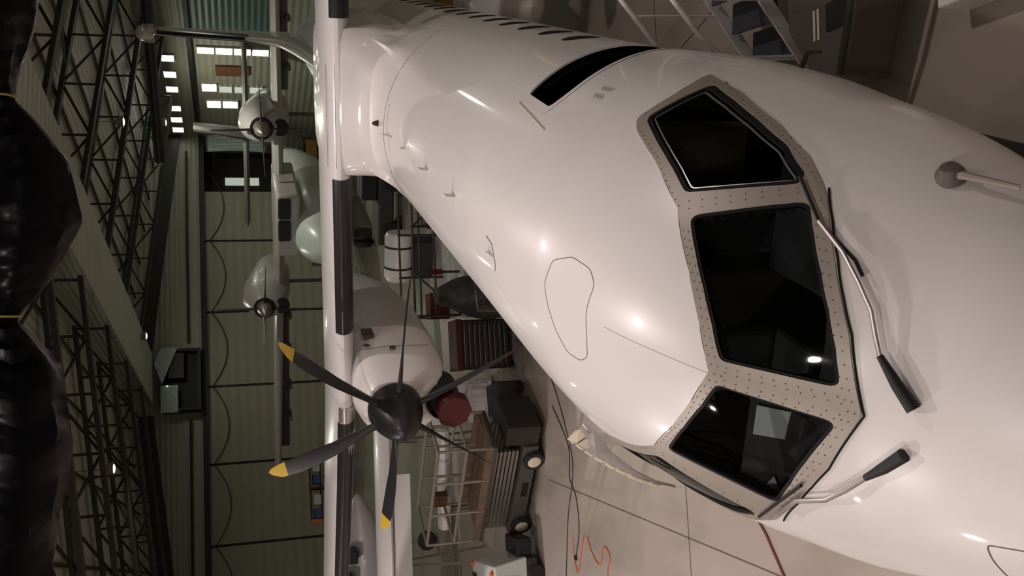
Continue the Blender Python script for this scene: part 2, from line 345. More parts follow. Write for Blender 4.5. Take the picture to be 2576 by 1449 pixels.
# braces running from truss to truss
for sd, LL in (('left', [8.6, 6.5, 4, 1, -2, -5, -8, -11, -14]), ('right', [14, 16, 18, 20, 22, 24])):
    for i, l in enumerate(LL):
        o = MB().tube([H(l, 10, zr(l) + 1.25), H(l, FN - .1, zr(l) + 1.25)], .06, 4).build('roof_purlin', 'truss', smooth=False)
        tag(o, 'long dark purlin under the %s roof slope, %s from the ridge' % (sd, ORD[i + 1]), 'purlin', 'purlins under the %s roof slope' % sd)
BAY = {18: 'bay nearest the camera', 24: 'second bay from the camera', 30: 'middle bay', 36: 'second bay from the far wall', 42: 'bay nearest the far wall'}
for l, n, w_ in [(-6, 18, 'lower'), (-6, 24, 'lower'), (-6, 30, 'lower'), (-6, 36, 'lower'), (2, 18, 'upper'), (2, 24, 'upper'), (2, 30, 'upper'), (2, 36, 'upper'), (2, 42, 'upper'), (15, 24, 'uppermost'), (19, 24, 'middle'), (15, 30, 'uppermost'), (20, 30, 'middle'), (23.6, 30, 'lowest'), (15, 36, 'upper'), (19, 36, 'lower'), (17, 42, 'upper'), (22, 42, 'lower'), (23.6, 24, 'lowest')]:
    o = MB().tube([H(l, n + .4, zr(l)), H(l + 1.8, n + 5.5, zr(l + 1.8) + 1.0)], .04, 4).build('sway_brace', 'truss', smooth=False)
    sd = 'left' if l < 11 else 'right'
    tag(o, '%s slanting brace of the %s roof slope in the %s' % (w_, sd, BAY[n]), 'brace', 'sway braces on the %s roof slope' % sd)

# lamps
def highbay(l, n, z, pw, col, lab, em, grp):
    t = empty('high_bay_lamp', H(l, n, z)); tag(t, lab, 'lamp', grp)
    MB().lathe([(0, .05), (.12, .07), (.2, .16), (.38, .24), (.40, .24)], (0, 0, .42), (0, 0, -1), 20).build('reflector', 'galv', t)
    MB().tube([(0, 0, .4), (0, 0, max(.5, zr(l) + 1.2 - z))], .012, 6).build('hanger', 'steel', t)
    MB().ell((0, 0, .04), (.16, .16, .07)).build('lamp_glass', em, t)
    ld = bpy.data.lights.new('lamp_light', 'AREA'); ld.shape = 'DISK'; ld.size = .34; ld.energy = pw * .90; ld.color = col
    lo = bpy.data.objects.new('lamp_light', ld); C.objects.link(lo); lo.parent = t; lo.location = (0, 0, -.06)
NL = ['right above the camera side of the nose', 'left of the nose', 'over the near wing root on the left', 'over the cabin roof', 'behind the camera on the left', 'over the left wing tip', 'farthest behind the camera', 'to the right of the nose', 'over the wing on the right']
for (l, n, z, pw, col), lab in zip(LAMPS, NL): highbay(l, n, z, pw, col, 'high bay lamp out of the frame, ' + lab, 'lamp', 'high bay lamps over the near aircraft')
FL = ['over the far left half of the floor, nearer one', 'over the middle of the right half of the hangar', 'by the far right corner', 'over the far left, nearest the folding door', 'near the right wall, nearer one', 'added over the left side to brighten the white wing section', 'just before the far gable wall, right of the ridge']
for (l, n, z, pw, col), lab in zip(FARLAMPS, FL): highbay(l, n, z, pw, col, 'small high bay lamp ' + lab, 'lampg', 'high bay lamps at the far end')

# ------------------------------------------------------------------ the near aircraft, in its own frame: s aft of the nose, t to starboard, z up
root = empty('turboprop_airliner', (0, 0, 0))
YAW, AR, AP, AX, AY = 0.3361, -0.0275, 0.0135, -1.1164, 2.5544
def ACw(s, t, z):
    zz = z - 2.1; t2 = t * cos(AR) - zz * sin(AR); z2 = zz * cos(AR) + t * sin(AR)
    s3 = s - 9; s2 = s3 * cos(AP) - z2 * sin(AP) + 9; z3 = z2 * cos(AP) + s3 * sin(AP) + 2.1
    return Vector((AX + s2 * sin(YAW) - t2 * cos(YAW), AY + s2 * cos(YAW) + t2 * sin(YAW), z3))
O = ACw(9, 0, 0); e = [ACw(10, 0, 0) - O, ACw(9, 1, 0) - O, ACw(9, 0, 1) - O]
root.matrix_world = Matrix(((e[0][0], e[1][0], e[2][0], O[0]), (e[0][1], e[1][1], e[2][1], O[1]), (e[0][2], e[1][2], e[2][2], O[2]), (0, 0, 0, 1)))
tag(root, 'large white high-wing propeller airliner with black propeller, its cockpit nearest the camera', 'airplane')
A = lambda s, t, z: Vector((s - 9, t, z))
ST = [[0.0, 1.58, 1.58, 0.0, 1.58, 2.0], [0.03, 1.75, 1.42, 0.18, 1.59, 1.95], [0.1, 1.89, 1.3, 0.345, 1.6, 1.9], [0.25, 2.03, 1.17, 0.548, 1.63, 1.88], [0.55, 2.19, 1.03, 0.736, 1.68, 1.855], [1.0, 2.4, 0.91, 0.947, 1.74, 1.817], [1.39, 2.567, 0.83, 1.085, 1.8, 1.759], [1.7, 2.81, 0.79, 1.215, 1.85, 1.687], [2.023, 3.058, 0.76, 1.31, 1.9, 1.62], [2.3, 3.19, 0.73, 1.365, 1.95, 1.717], [2.6, 3.3, 0.71, 1.405, 1.99, 1.803], [3.1, 3.42, 0.69, 1.470, 2.04, 1.881], [3.7, 3.52, 0.68, 1.495, 2.09, 1.94], [4.5, 3.545, 0.68, 1.475, 2.11, 1.97], [6.0, 3.545, 0.68, 1.4325, 2.113, 2.0], [17.0, 3.545, 0.68, 1.4325, 2.113, 2.0], [20.0, 3.54, 1.15, 1.25, 2.4, 2.0], [23, 3.50, 1.95, .85, 2.75, 2.0], [26.0, 3.40, 2.85, .30, 3.1, 2.0], [27.1, 3.30, 3.10, .08, 3.2, 2.0]]
def hermite(xs, ys):
    n = len(xs); h = [xs[i + 1] - xs[i] for i in range(n - 1)]; d = [(ys[i + 1] - ys[i]) / h[i] for i in range(n - 1)]
    m = [d[0]] + [0] * (n - 2) + [d[-1]]
    for i in range(1, n - 1):
        if d[i - 1] * d[i] > 0:
            w1 = 2 * h[i] + h[i - 1]; w2 = h[i] + 2 * h[i - 1]; m[i] = (w1 + w2) / (w1 / d[i - 1] + w2 / d[i])
    def f(x):
        x = min(max(x, xs[0]), xs[-1]); k = 0
        while k < n - 2 and x > xs[k + 1]: k += 1
        t = (x - xs[k]) / h[k]
        return (2 * t ** 3 - 3 * t ** 2 + 1) * ys[k] + (t ** 3 - 2 * t ** 2 + t) * h[k] * m[k] + (-2 * t ** 3 + 3 * t ** 2) * ys[k + 1] + (t ** 3 - t ** 2) * h[k] * m[k + 1]
    return f
SF = [hermite([r[0] for r in ST], [r[k] for r in ST]) for k in range(1, 6)]
_sc = {}
def sec(s):
    k = round(s, 5)
    if k not in _sc: _sc[k] = [f(s) for f in SF]
    return _sc[k]
def skin_a(s, a, ins=0.0):
    zt, zb, hw, zm, n = sec(s); sa, ca = sin(a), cos(a); ex = 2 / n if ca > 0 else 1.0
    hw = max(hw - ins, .0001); zt = zt - ins; zb = zb + ins
    return A(s, hw * math.copysign(abs(sa) ** ex, sa), zm + (zt - zm) * abs(ca) ** ex if ca > 0 else zm - (zm - zb) * abs(ca))
def skin_t(s, t):
    zt, zb, hw, zm, n = sec(s); r = min(abs(t) / hw, .9999)
    return A(s, t, zm + (zt - zm) * (1 - r ** n) ** (1 / n))
def nrm(s, t):
    e_ = .004; a = skin_t(s + e_, t) - skin_t(s - e_, t); t0_ = abs(t); hw = sec(s)[2]
    t1, t2_ = (t - e_, min(t + e_, hw * .9995))
    b = skin_t(s, t2_) - skin_t(s, t1); v = a.cross(b).normalized()
    return v if v.z > 0 else -v
def surf(s, t, off=0.0): return skin_t(s, t) + nrm(s, t) * off
def surf_a(s, a, off=0.0):
    e_ = .01; v = (skin_a(s + e_, a) - skin_a(s - e_, a)).cross(skin_a(s, a + e_) - skin_a(s, a - e_)).normalized(); p = skin_a(s, a)
    if v.dot(p - A(s, 0, 2.1)) < 0: v = -v
    return p + v * off

mir = lambda P: [(a, -b) for a, b in P]
# outlines on the skin, (s, t)
halfS = [(2.03, 0), (2.10, .165), (2.22, .335), (2.35, .505), (2.50, .660), (2.60, .755), (2.78, .854), (2.98, .948), (3.32, 1.068), (3.42, 1.127), (3.37, 1.284), (3.40, 1.41), (2.98, 1.350), (2.52, 1.232), (2.22, 1.118), (2.06, 1.016), (1.975, .955), (1.87, .845), (1.74, .685), (1.635, .53), (1.54, .37), (1.46, .17), (1.39, 0)]
frame_out = halfS + [(a, -b) for a, b in reversed(halfS[1:-1])]
paneP = [(1.985, -.08), (2.085, -.25), (2.205, -.41), (2.345, -.57), (2.5, -.735), (2.33, -.803), (2.17, -.867), (2.02, -.920), (1.885, -.775), (1.755, -.615), (1.65, -.46), (1.565, -.295), (1.495, -.105)]
paneS = [(1.985, .055), (2.08, .22), (2.24, .435), (2.46, .697), (2.22, .715), (2.04, .742), (1.86, .768), (1.725, .56), (1.625, .375), (1.545, .213), (1.482, .078)]
sideP = [(2.62, -.835), (2.80, -.925), (2.98, -1.0), (3.32, -1.128), (3.345, -1.16), (3.24, -1.368), (2.95, -1.312), (2.66, -1.238), (2.36, -1.148), (2.15, -1.035), (2.13, -.985)]
sideS = mir(sideP)
rounds = dict(P=[.03, 0, 0, 0, .06, 0, 0, .055, 0, 0, 0, 0, .06], S=[.03, 0, 0, .06, 0, 0, .05, 0, 0, 0, .06])
paneP_r = arc_poly(paneP, rounds['P']); paneS_r = arc_poly(paneS, rounds['S'])
sideP_r = arc_poly(sideP, .035); sideS_r = arc_poly(sideS, .035)
panes = [('P', paneP_r), ('S', paneS_r), ('sp', sideP_r), ('ss', sideS_r)]
# opened cargo doorway on the port side, (s, a)
doorway = arc_poly([(5.24, -.80), (4.62, -.765), (4.55, -.9), (4.58, -1.13), (4.66, -1.45), (4.68, -2.2), (5.36, -2.2), (5.36, -1.5), (5.31, -1.1)], .06)

# skin grid
srow = [.5 * (k / 44) ** 2 for k in range(45)]
x = .5
while x < 5.6: x += .03; srow.append(x)
while x < 19: x += .35; srow.append(x)
while x < 27.1: x += .3; srow.append(min(x, 27.1))
NA = 240
def shell(name, m, ins, hole, s0=0, s1=99):
    mb = MB(); rows = [s for s in srow if s0 <= s <= s1]
    for s in rows:
        for k in range(NA): mb.v.append(skin_a(s, -PI + 2 * PI * k / NA, ins))
    for i in range(len(rows) - 1):
        for k in range(NA):
            if hole and 1.3 < rows[i] < 5.6:
                s = (rows[i] + rows[i + 1]) / 2; a = -PI + 2 * PI * (k + .5) / NA
                if -2.4 < a < -.6 and s > 4 and inside((s, a), doorway_grown): continue
                if abs(a) < 1.45 and s < 3.5:
                    t = skin_a(s, a).y
                    if any(inside((s, t), P) for _, P in holes_in): continue
            mb.f.append((i * NA + k, i * NA + (k + 1) % NA, (i + 1) * NA + (k + 1) % NA, (i + 1) * NA + k))
    return mb.build(name, m, root)
doorway_grown = inset(doorway, -.022)
holes_in = [(k, inset(P, -.022)) for k, P in panes]
fus = shell('fuselage', 'paint', 0, True)
fus['label'] = 'glossy white fuselage'
shell('cabin_lining', 'dark', .09, True, 1.2, 9)
# bulkheads, cockpit floor, glareshield, seats
MB().rings([[skin_a(1.25, 2 * PI * k / 40, .09) for k in range(40)], [skin_a(1.27, 2 * PI * k / 40, .09) for k in range(40)]]).build('forward_bulkhead', 'dark', root)
MB().box((A(1.3, 0, 0).x, -1.2, 1.25), (A(9, 0, 0).x, 1.2, 1.3)).build('cabin_floor', 'dark', root, smooth=False)
MB().rings([[skin_a(s, 2 * PI * k / 40, .11) for k in range(40)] for s in (3.9, 3.95)]).build('cockpit_bulkhead', 'dark', root)
g = MB(); rg = []
for k in range(21):
    t = -1.0 + 2.0 * k / 20; hw = 1 - abs(t) * .12; sh_ = .28 * t * t
    rg.append([A(1.45 + sh_, t * .95, 2.36), A(1.95 + sh_ * 1.4, t * .98, 2.40 - .0 * hw), A(2.05 + sh_ * 1.4, t * .98, 2.34), A(2.06 + sh_ * 1.4, t * .97, 1.75), A(1.7 + sh_, t * .9, 1.6)])
g.rings(rg, cap=False, closed=False).build('glareshield', 'dash', root)
for t in (-.5, .5):
    st_ = MB().box((A(2.75, 0, 0).x, t - .24, 1.75), (A(3.2, 0, 0).x, t + .24, 1.9)).box((A(3.15, 0, 0).x, t - .23, 1.9), (A(3.3, 0, 0).x, t + .23, 2.62)).box((A(3.15, 0, 0).x, t - .12, 2.62), (A(3.26, 0, 0).x, t + .12, 2.82)).build('pilot_seat', 'dash', root, smooth=False, bevel=.04)
MB().box((A(3.35, 0, 0).x, -1.12, 2.2), (A(3.75, 0, 0).x, -.8, 2.92)).build('circuit_panel', 'khaki', root, smooth=False)
for sg in (-1, 1): MB().box((A(2.05, 0, 0).x, min(sg * .36, sg * 1.08), 1.7), (A(2.62, 0, 0).x, max(sg * .36, sg * 1.08), 2.40)).build('side_console', 'dash', root, smooth=False, bevel=.02)
for Q in ([(2.51, .5), (2.17, .38), (2.19, .57), (2.51, .70)], [(2.33, .98), (2.23, .84), (2.13, .92), (2.20, 1.02)]):  # pale sheets that draw a reflection in the starboard pane
    mb = MB(); mb.v = [A(a, b, 2.404) for a, b in Q] + [A(a, b, 2.412) for a, b in Q]; mb.f = [(0, 1, 2, 3), (4, 5, 6, 7), (0, 1, 5, 4), (1, 2, 6, 5), (2, 3, 7, 6), (3, 0, 4, 7)]
    mb.build('reflection_sheet', 'seat', root, smooth=False)['label'] = 'pale sheet on the side console standing in for a reflection in the pane'
# window frame with panes
def surface_sheet(outer, holes, off, thick, name, m, parent, step=.035):
    """a sheet laid on the skin between an outline and holes, folded down at its edges"""
    o = dens(outer, step)
    FA = lambda p: (p[0], 1.3 * math.copysign(math.asin(min(.9999, abs(p[1]) / sec(p[0])[2]) ** (sec(p[0])[4] / 2)), p[1]))
    def pos(q, of):
        a = q[1] / 1.3; hw, n_ = sec(q[0])[2], sec(q[0])[4]; t = hw * math.copysign(abs(sin(a)) ** (2 / n_), a)
        return surf(q[0], t, of) if abs(t) < .7 * hw else surf_a(q[0], a, of)
    o = [FA(p) for p in o]; hs = [[FA(p) for p in dens(h, step)] for h in holes]
    pts = [Vector(p) for p in o]; loops = [list(range(len(o)))]
    for h in hs: loops.append(list(range(len(pts), len(pts) + len(h)))); pts += [Vector(p) for p in h]
    xs = [p[0] for p in o]; ys = [p[1] for p in o]; x = min(xs)
    while x < max(xs):
        y = min(ys)
        while y < max(ys):
            if inside((x, y), o) and not any(inside((x, y), h) for h in hs):
                if min((Vector((x, y)) - q).length for q in pts[:sum(len(l) for l in loops)]) > step * .5: pts.append(Vector((x, y)))
            y += step * 1.2
        x += step * 1.2
    ed = [(l[i - 1], l[i]) for l in loops for i in range(len(l))]
    V, E_, Fc, *_ = delaunay_2d_cdt(pts, ed, [], 0, 1e-6)
    mb = MB(); mb.v = [pos(p, off) for p in V]
    for f in Fc:
        c = sum((V[i] for i in f), Vector((0, 0))) / len(f)
        if inside(c, o) and not any(inside(c, h) for h in hs): mb.f.append(tuple(f))
    base = len(mb.v)
    for L in [o] + hs:
        b0 = len(mb.v); n = len(L)
        for p in L: mb.v.append(pos(p, off))
        for p in L: mb.v.append(pos(p, off - thick))
        for i in range(n): mb.f.append((b0 + i, b0 + (i + 1) % n, b0 + n + (i + 1) % n, b0 + n + i))
    me = bpy.data.meshes.new(name); me.from_pydata([tuple(q) for q in mb.v], [], mb.f)
    bm = bmesh.new(); bm.from_mesh(me); bmesh.ops.remove_doubles(bm, verts=bm.verts, dist=1e-5)
    for f in bm.faces: f.smooth = True
    bm.normal_update(); bm.to_mesh(me); bm.free(); me.set_sharp_from_angle(angle=math.radians(38)); me.materials.append(M[m])
    ob = bpy.data.objects.new(name, me); C.objects.link(ob); ob.parent = parent
    return ob
fo = arc_poly(frame_out, [.0] + [.03] * (len(frame_out) - 1), 3)
fr = surface_sheet(fo, [P for _, P in panes], .010, .05, 'cockpit_window_frame', 'frame', root)
fr['label'] = 'riveted taupe metal frame around the cockpit windows'
gm = bpy.data.materials.new('tinted_glass'); gm.use_nodes = True; nt = gm.node_tree; nt.nodes.remove(nt.nodes['Principled BSDF'])
gl = nt.nodes.new('ShaderNodeBsdfGlossy'); gl.inputs['Roughness'].default_value = .04; gl.inputs['Color'].default_value = (.8, .85, .85, 1)
tr = nt.nodes.new('ShaderNodeBsdfTransparent'); tr.inputs['Color'].default_value = (.70, .73, .73, 1)
fz = nt.nodes.new('ShaderNodeFresnel'); fz.inputs['IOR'].default_value = 1.22; mx = nt.nodes.new('ShaderNodeMixShader')
nt.links.new(fz.outputs[0], mx.inputs[0]); nt.links.new(tr.outputs[0], mx.inputs[1]); nt.links.new(gl.outputs[0], mx.inputs[2]); nt.links.new(mx.outputs[0], nt.nodes['Material Output'].inputs[0]); M['glass'] = gm
for k, P in panes:
    pn = surface_sheet(P, [], -.012, .006, 'window_pane', 'glass', root)
    surface_sheet(inset(P, -.002), [inset(P, .014 if k in 'PS' else .018)], .004, .03, 'pane_seal', 'frameline', pn, .04)
    if k == 'sp': surface_sheet(inset(P, .028), [inset(P, .034)], -.008, .004, 'inner_trim', 'silver', pn, .04)
# thin black line round the frame's lower edge
def surf_line(P, r, name, m, parent, off=0.0, closed=False, flat=1.0, ang=False):
    Q = dens(P, .03, closed)
    if closed: Q.append(Q[0])
    return MB().tube([(surf_a if ang else surf)(a, b, off) for a, b in Q], r, 6, flat=flat).build(name, m, parent)
low = [(2.0, -.99), (1.86, -.85), (1.73, -.69), (1.625, -.53), (1.53, -.37), (1.45, -.17), (1.382, 0), (1.45, .17), (1.53, .37), (1.625, .53), (1.73, .69), (1.93, .94)]
surf_line(low, .006, 'frame_seal', 'frameline', root, .006)
surf_line([(3.40, -1.135), (3.31, -1.075), (2.98, -.955), (2.6, -.755), (2.22, -.365), (2.02, 0), (2.22, .365), (2.60, .755)], .0025, 'frame_seal', 'line', root, .006)
# rivets
def rivets(path, step, off=.011, side=0.0):
    Q = dens(path, step, False); out = []
    return Q
rv = []
post = lambda a, b, n: [(a[0] + (b[0] - a[0]) * k / n, a[1] + (b[1] - a[1]) * k / n) for k in range(n + 1)]
for s_ in (-1, 1):
    for d in (.022, .055):
        rv += [(p[0] - d, p[1]) for p in dens([(2.02, s_ * .0), (2.22, s_ * .355), (2.5, s_ * .655)], .05, False)]
    rv += [(p[0], p[1] - s_ * .03) for p in dens([(2.60, s_ * .795), (2.98, s_ * .995), (3.32, s_ * 1.115)], .05, False)]
    rv += dens([(3.39, s_ * 1.16), (3.30, s_ * 1.29), (3.31, s_ * 1.375)], .04, False)
    rv += [(p[0], p[1]) for p in dens([(3.2, s_ * 1.385), (2.98, s_ * 1.336), (2.52, s_ * 1.216), (2.22, s_ * 1.10), (2.09, s_ * 1.02)], .045, False)]
    for d in (.022, .05): rv += [(p[0] + d, p[1]) for p in dens([(1.96, s_ * .93), (1.86, s_ * .82), (1.735, s_ * .67), (1.635, s_ * .51), (1.54, s_ * .35), (1.465, s_ * .16), (1.40, 0)], .055, False)]
    rv += dens([(1.95, s_ * .022), (1.48, s_ * .03)], .05, False) + dens([(1.95, s_ * .05), (1.50, s_ * .06)], .05, False)
    rv += dens([(2.53, s_ * .765), (2.10, s_ * .945)], .06, False); rv += dens([(2.56, s_ * .80), (2.12, s_ * .965)], .06, False)
rb = MB()
for s_, t_ in rv:
    if any(inside((s_, t_), P) for _, P in panes): continue
    c = surf(s_, t_, .0125); nn = nrm(s_, t_); a = nn.cross(Vector((1, 0, 0))).normalized(); b = nn.cross(a); i = len(rb.v)
    rb.v += [c + (a * cos(2 * PI * k / 6) + b * sin(2 * PI * k / 6)) * .0042 for k in range(6)]; rb.f.append(tuple(range(i, i + 6)))
o = rb.build('rivets', 'rivet', fr, smooth=False); o['kind'] = 'stuff'

# wipers
def wiper(sgn, pts, blade, boot_n):
    wp = MB(); P = [surf(a, b, o_) for a, b, o_ in pts]
    w_ = MB().tube(P[boot_n - 1:], [.014] * len(P[boot_n - 1:]), 8, flat=.7).build('wiper_arm', 'galv', root)
    MB().tube(P[:boot_n], [.035, .03, .017][:boot_n] if boot_n == 3 else .03, 10).build('wiper_boot', 'black', w_)
    MB().tube([surf(a, b, o_) for a, b, o_ in blade], .010, 6).build('wiper_blade', 'black', w_)
wiper(-1, [(1.17, -.13, .03), (1.27, -.215, .045), (1.385, -.315, .05), (1.44, -.40, .055), (1.50, -.50, .055), (1.60, -.61, .05), (1.72, -.72, .05), (1.90, -.83, .045)],
      [(2.15, -1.01, .03), (1.90, -.83, .035), (1.66, -.70, .035), (1.60, -.64, .04)], 3)
wiper(1, [(1.17, .10, .03), (1.25, .20, .045), (1.345, .30, .05), (1.45, .42, .055), (1.56, .54, .05), (1.70, .62, .05), (1.86, .80, .045)],
      [(1.66, .515, .03), (1.86, .75, .035), (2.08, .975, .03)], 3)
# doorway rim and open door details
def rim(P, depth, name, m, side=-1, grow=.03):
    o = dens(P, .05); mb = MB(); n = len(o)
    R1 = [surf_a(s, a, .004) for s, a in dens(inset(P, -grow), .05)][:]
    base = [skin_a(s, a) for s, a in o]
    outer = [surf_a(*q, .004) for q in inset(o, -grow)]; inn = [surf_a(*q, .004) for q in inset(o, .012)]; deep = [skin_a(s, a, depth) for s, a in inset(o, .012)]
    mb.rings([outer, inn, deep], cap=False); ob = mb.build(name, m, root)
    return ob
rim(doorway, .012, 'cargo_doorway_rim', 'paint', grow=.045)
surf_line([(5.26, -.735), (4.40, -.655)], .012, 'door_hinge_strip', 'tan', root, .0, ang=True, flat=.5)
# open crew escape hatch on the starboard side: curved panel hanging outward, seen from its padded inside
A_in = [(4.10, 1.50, 3.00), (3.82, 1.47, 2.95), (3.55, 1.45, 2.86), (3.34, 1.45, 2.74), (3.20, 1.45, 2.60)]
A_out = [(4.24, 1.46, 2.83), (3.98, 1.56, 2.76), (3.72, 1.60, 2.66), (3.44, 1.57, 2.56), (3.22, 1.48, 2.52)]
inn = [A(*q) for q in A_in]; out_ = [A(*q) for q in A_out]
mb = MB(); dz = Vector((0, .02, -.07))
hd = mb.rings([[a, b, b + dz, a + dz] for a, b in zip(inn, out_)]).build('escape_hatch', 'dullgrey', root, smooth=False)
MB().tube(out_, [.014, .018, .02, .018, .012], 8).build('hatch_edge', 'galv', hd)
for k in range(9):
    u0 = (k + .06) / 9 * 3.9; u1 = (k + .90) / 9 * 3.9
    def at_(u, v):
        i = min(int(u), 3); f_ = u - i; return inn[i].lerp(inn[i + 1], f_).lerp(out_[i].lerp(out_[i + 1], f_), v)
    b = MB(); up = Vector((0, .01, .045)); q_ = [at_(u0, .1), at_(u1, .1), at_(u1, .74), at_(u0, .74)]
    b.v = q_ + [v + up for v in q_]; b.f = [(3, 2, 1, 0), (4, 5, 6, 7), (0, 1, 5, 4), (1, 2, 6, 5), (2, 3, 7, 6), (3, 0, 4, 7)]
    b.build('foam_block', 'cream', hd, smooth=False, bevel=.012)

# seams and small fittings on the skin
hat = [(3.50, -.03), (3.44, -.21), (3.24, -.29), (3.03, -.275), (2.95, -.20), (2.99, -.02), (2.98, .16), (3.0, .30), (3.1, .37), (3.25, .375), (3.36, .26), (3.45, .1)]
surf_line(arc_poly(hat, .04), .0028, 'roof_hatch_seam', 'line', root, 0, closed=True)
surf_line([(2.02, .012), (2.4, .012), (2.8, .02)], .002, 'ridge_seam', 'soft', root, 0)
surf_line(arc_poly([(.83, .42), (.78, .40), (.60, .33), (.45, .40), (.42, .58), (.62, .66), (.76, .60), (.82, .50)], .06), .004, 'nose_panel_seam', 'line', root, 0, closed=True)
surf_line([(9.1, -.02), (9.45, -.02), (9.5, -.36)], .014, 'antenna_tape', 'tan', root, 0, flat=.4); surf_line([(9.3, -.02), (9.3, .27)], .012, 'antenna_tape', 'tan', root, 0, flat=.4)
surf_line([(9.1, -.03), (10.9, .20)], .014, 'antenna_tape', 'tan', root, 0, flat=.4)
bc = MB().lathe([(0, .036), (.035, .036), (.065, .026), (.085, .008)], surf(10.1, -.03, 0), (0, 0, 1), 16).build('beacon_light', 'red', root); MB().lathe([(0, .045), (.015, .045)], surf(10.1, -.03, 0), (0, 0, 1), 16).build('beacon_base', 'black', bc)
def blade_antenna(s, t, h, L, m='paint', nm='blade_antenna'):
    p = surf(s, t, -.01); mb = MB(); rg = []
    for z, c, sh_ in ((0, L, 0), (h * .5, L * .8, .02), (h * .93, L * .5, .06), (h, L * .2, .10)):
        rg.append([p + Vector((sh_ * L * 3 + c * .5 * cos(k * PI / 6), .012 * sin(k * PI / 6), z)) for k in range(12)])
    mb.rings(rg).build(nm, m, root)
blade_antenna(7.05, -.06, .10, .16); blade_antenna(5.9, -.06, .10, .16); blade_antenna(8.28, -.04, .06, .14)
surf_line([(4.78, .0), (4.62, .02), (4.56, .09), (4.53, .16), (4.56, .22)], .005, 'antenna_base_seal', 'line', root, .0)
blade_antenna(4.64, .11, .05, .20)
# unreadable two-line marking by the doorway
mk = MB()
for r_, (n_, a0) in enumerate(((7, -.985), (6, -.93))):
    for k in range(n_):
        s = 4.19 - .026 * k - r_ * .02; a = a0 + r_ * .0 + .012 * (k % 2)
        i = len(mk.v); mk.v += [surf_a(s, a - .012, .002), surf_a(s - .018, a - .012, .002), surf_a(s - .018, a + .012, .002), surf_a(s, a + .012, .002)]; mk.f.append((i, i + 1, i + 2, i + 3))
mk.build('stencil_marking', 'soft', root, smooth=False)
# vane and probes on the port side of the nose
vn = MB().lathe([(0, .075), (.04, .07), (.075, .045), (.085, .005)], surf_a(1.64, -1.24, -.01), (-.15, -.83, .45), 18).build('sensor_vane', mat('brown_grey_probe', (.13, .105, .095), .6), root)
P0 = surf_a(1.58, -1.24, .07); MB().tube([surf_a(1.62, -1.24, .03), P0, surf_a(1.38, -1.36, .09)], [.02, .022, .013], 8).build('vane_arm', 'frame', vn)
pr = MB().tube([surf_a(3.32, -1.70, -.01), surf_a(3.30, -1.70, .10), surf_a(3.18, -1.70, .12)], [.02, .016, .01], 8).build('pitot_probe', 'black', root)
# cabin windows
for k in range(15):
    for sg in (-1, 1):
        s = 6.32 + k * .70
        mb = MB(); RG = []
        for q in (1.0, .8, .6, .4, .2, .02): RG.append([surf_a(s + .125 * q * cos(2 * PI * j / 24), sg * (1.47 + .13 * q * sin(2 * PI * j / 24)), .004) for j in range(24)])
        mb.rings(RG, cap=False).build('cabin_window', 'frameline', root)

# wing
def foil(le_s, le_z, ch, t, th=.18, k=18):
    up, lo = [], []
    for i in range(k + 1):
        x = (1 - cos(PI * i / k)) / 2; y = th / .2 * (.2969 * x ** .5 - .126 * x - .3516 * x ** 2 + .2843 * x ** 3 - .1015 * x ** 4); cb = .02 * 4 * x * (1 - x)
        up.append(A(le_s + ch * x, t, le_z + ch * (y * .72 + cb * .35))); lo.append(A(le_s + ch * x, t, le_z + ch * (-y * .95 + cb * .35)))
    return up[::-1] + lo[1:-1]
def wing_at(t):
    a = abs(t)
    if a <= 4.9: return 10.72, 3.97, 2.6
    f_ = (a - 4.9) / 8.6; return 10.72 + .28 * f_, 3.97 + .37 * f_, 2.6 - 1.0 * f_
ts = [-13.5, -13.3, -9, -4.9, -2.5, 0, 2.5, 4.9, 9, 13.3, 13.5]
MB().rings([foil(wing_at(t)[0] + (.25 if abs(t) > 13.4 else 0), wing_at(t)[1], wing_at(t)[2] * (.75 if abs(t) > 13.4 else 1), t, .18 if abs(t) < 13.4 else .08) for t in ts]).build('wing', 'paint2', root)
def le_skin(t0, t1, off, up, lo, name, m, par=None):
    rg = []
    for t in ([t0 + (t1 - t0) * k / 8 for k in range(9)]):
        s0, z0, ch = wing_at(t); r = []
        for i in range(-9, 10):
            u = abs(i) / 9; x = (lo if i < 0 else up) * u * u; y = .18 / .2 * (.2969 * x ** .5 - .126 * x - .3516 * x ** 2); cb = .028 * x * (1 - x)
            sg = .72 if i >= 0 else -.95; nv = Vector((-(1 - u), 0, sg * u * 1.0)).normalized()
            r.append(A(s0 + ch * x, t, z0 + ch * (sg * y + cb)) + nv * off)
        rg.append(r)
    return MB().rings(rg, cap=False, closed=False).build(name, m, root if par is None else par)
for sg in (-1, 1):
    le_skin(sg * .86 if sg > 0 else -1.3, sg * 3.16, .008, .045, .17, 'deicing_boot', 'boot'); le_skin(sg * 4.62, sg * 13.2, .008, .045, .17, 'deicing_boot', 'boot'); le_skin(sg * 4.36, sg * 4.60, .012, .03, .12, 'leading_edge_plate', 'silver')
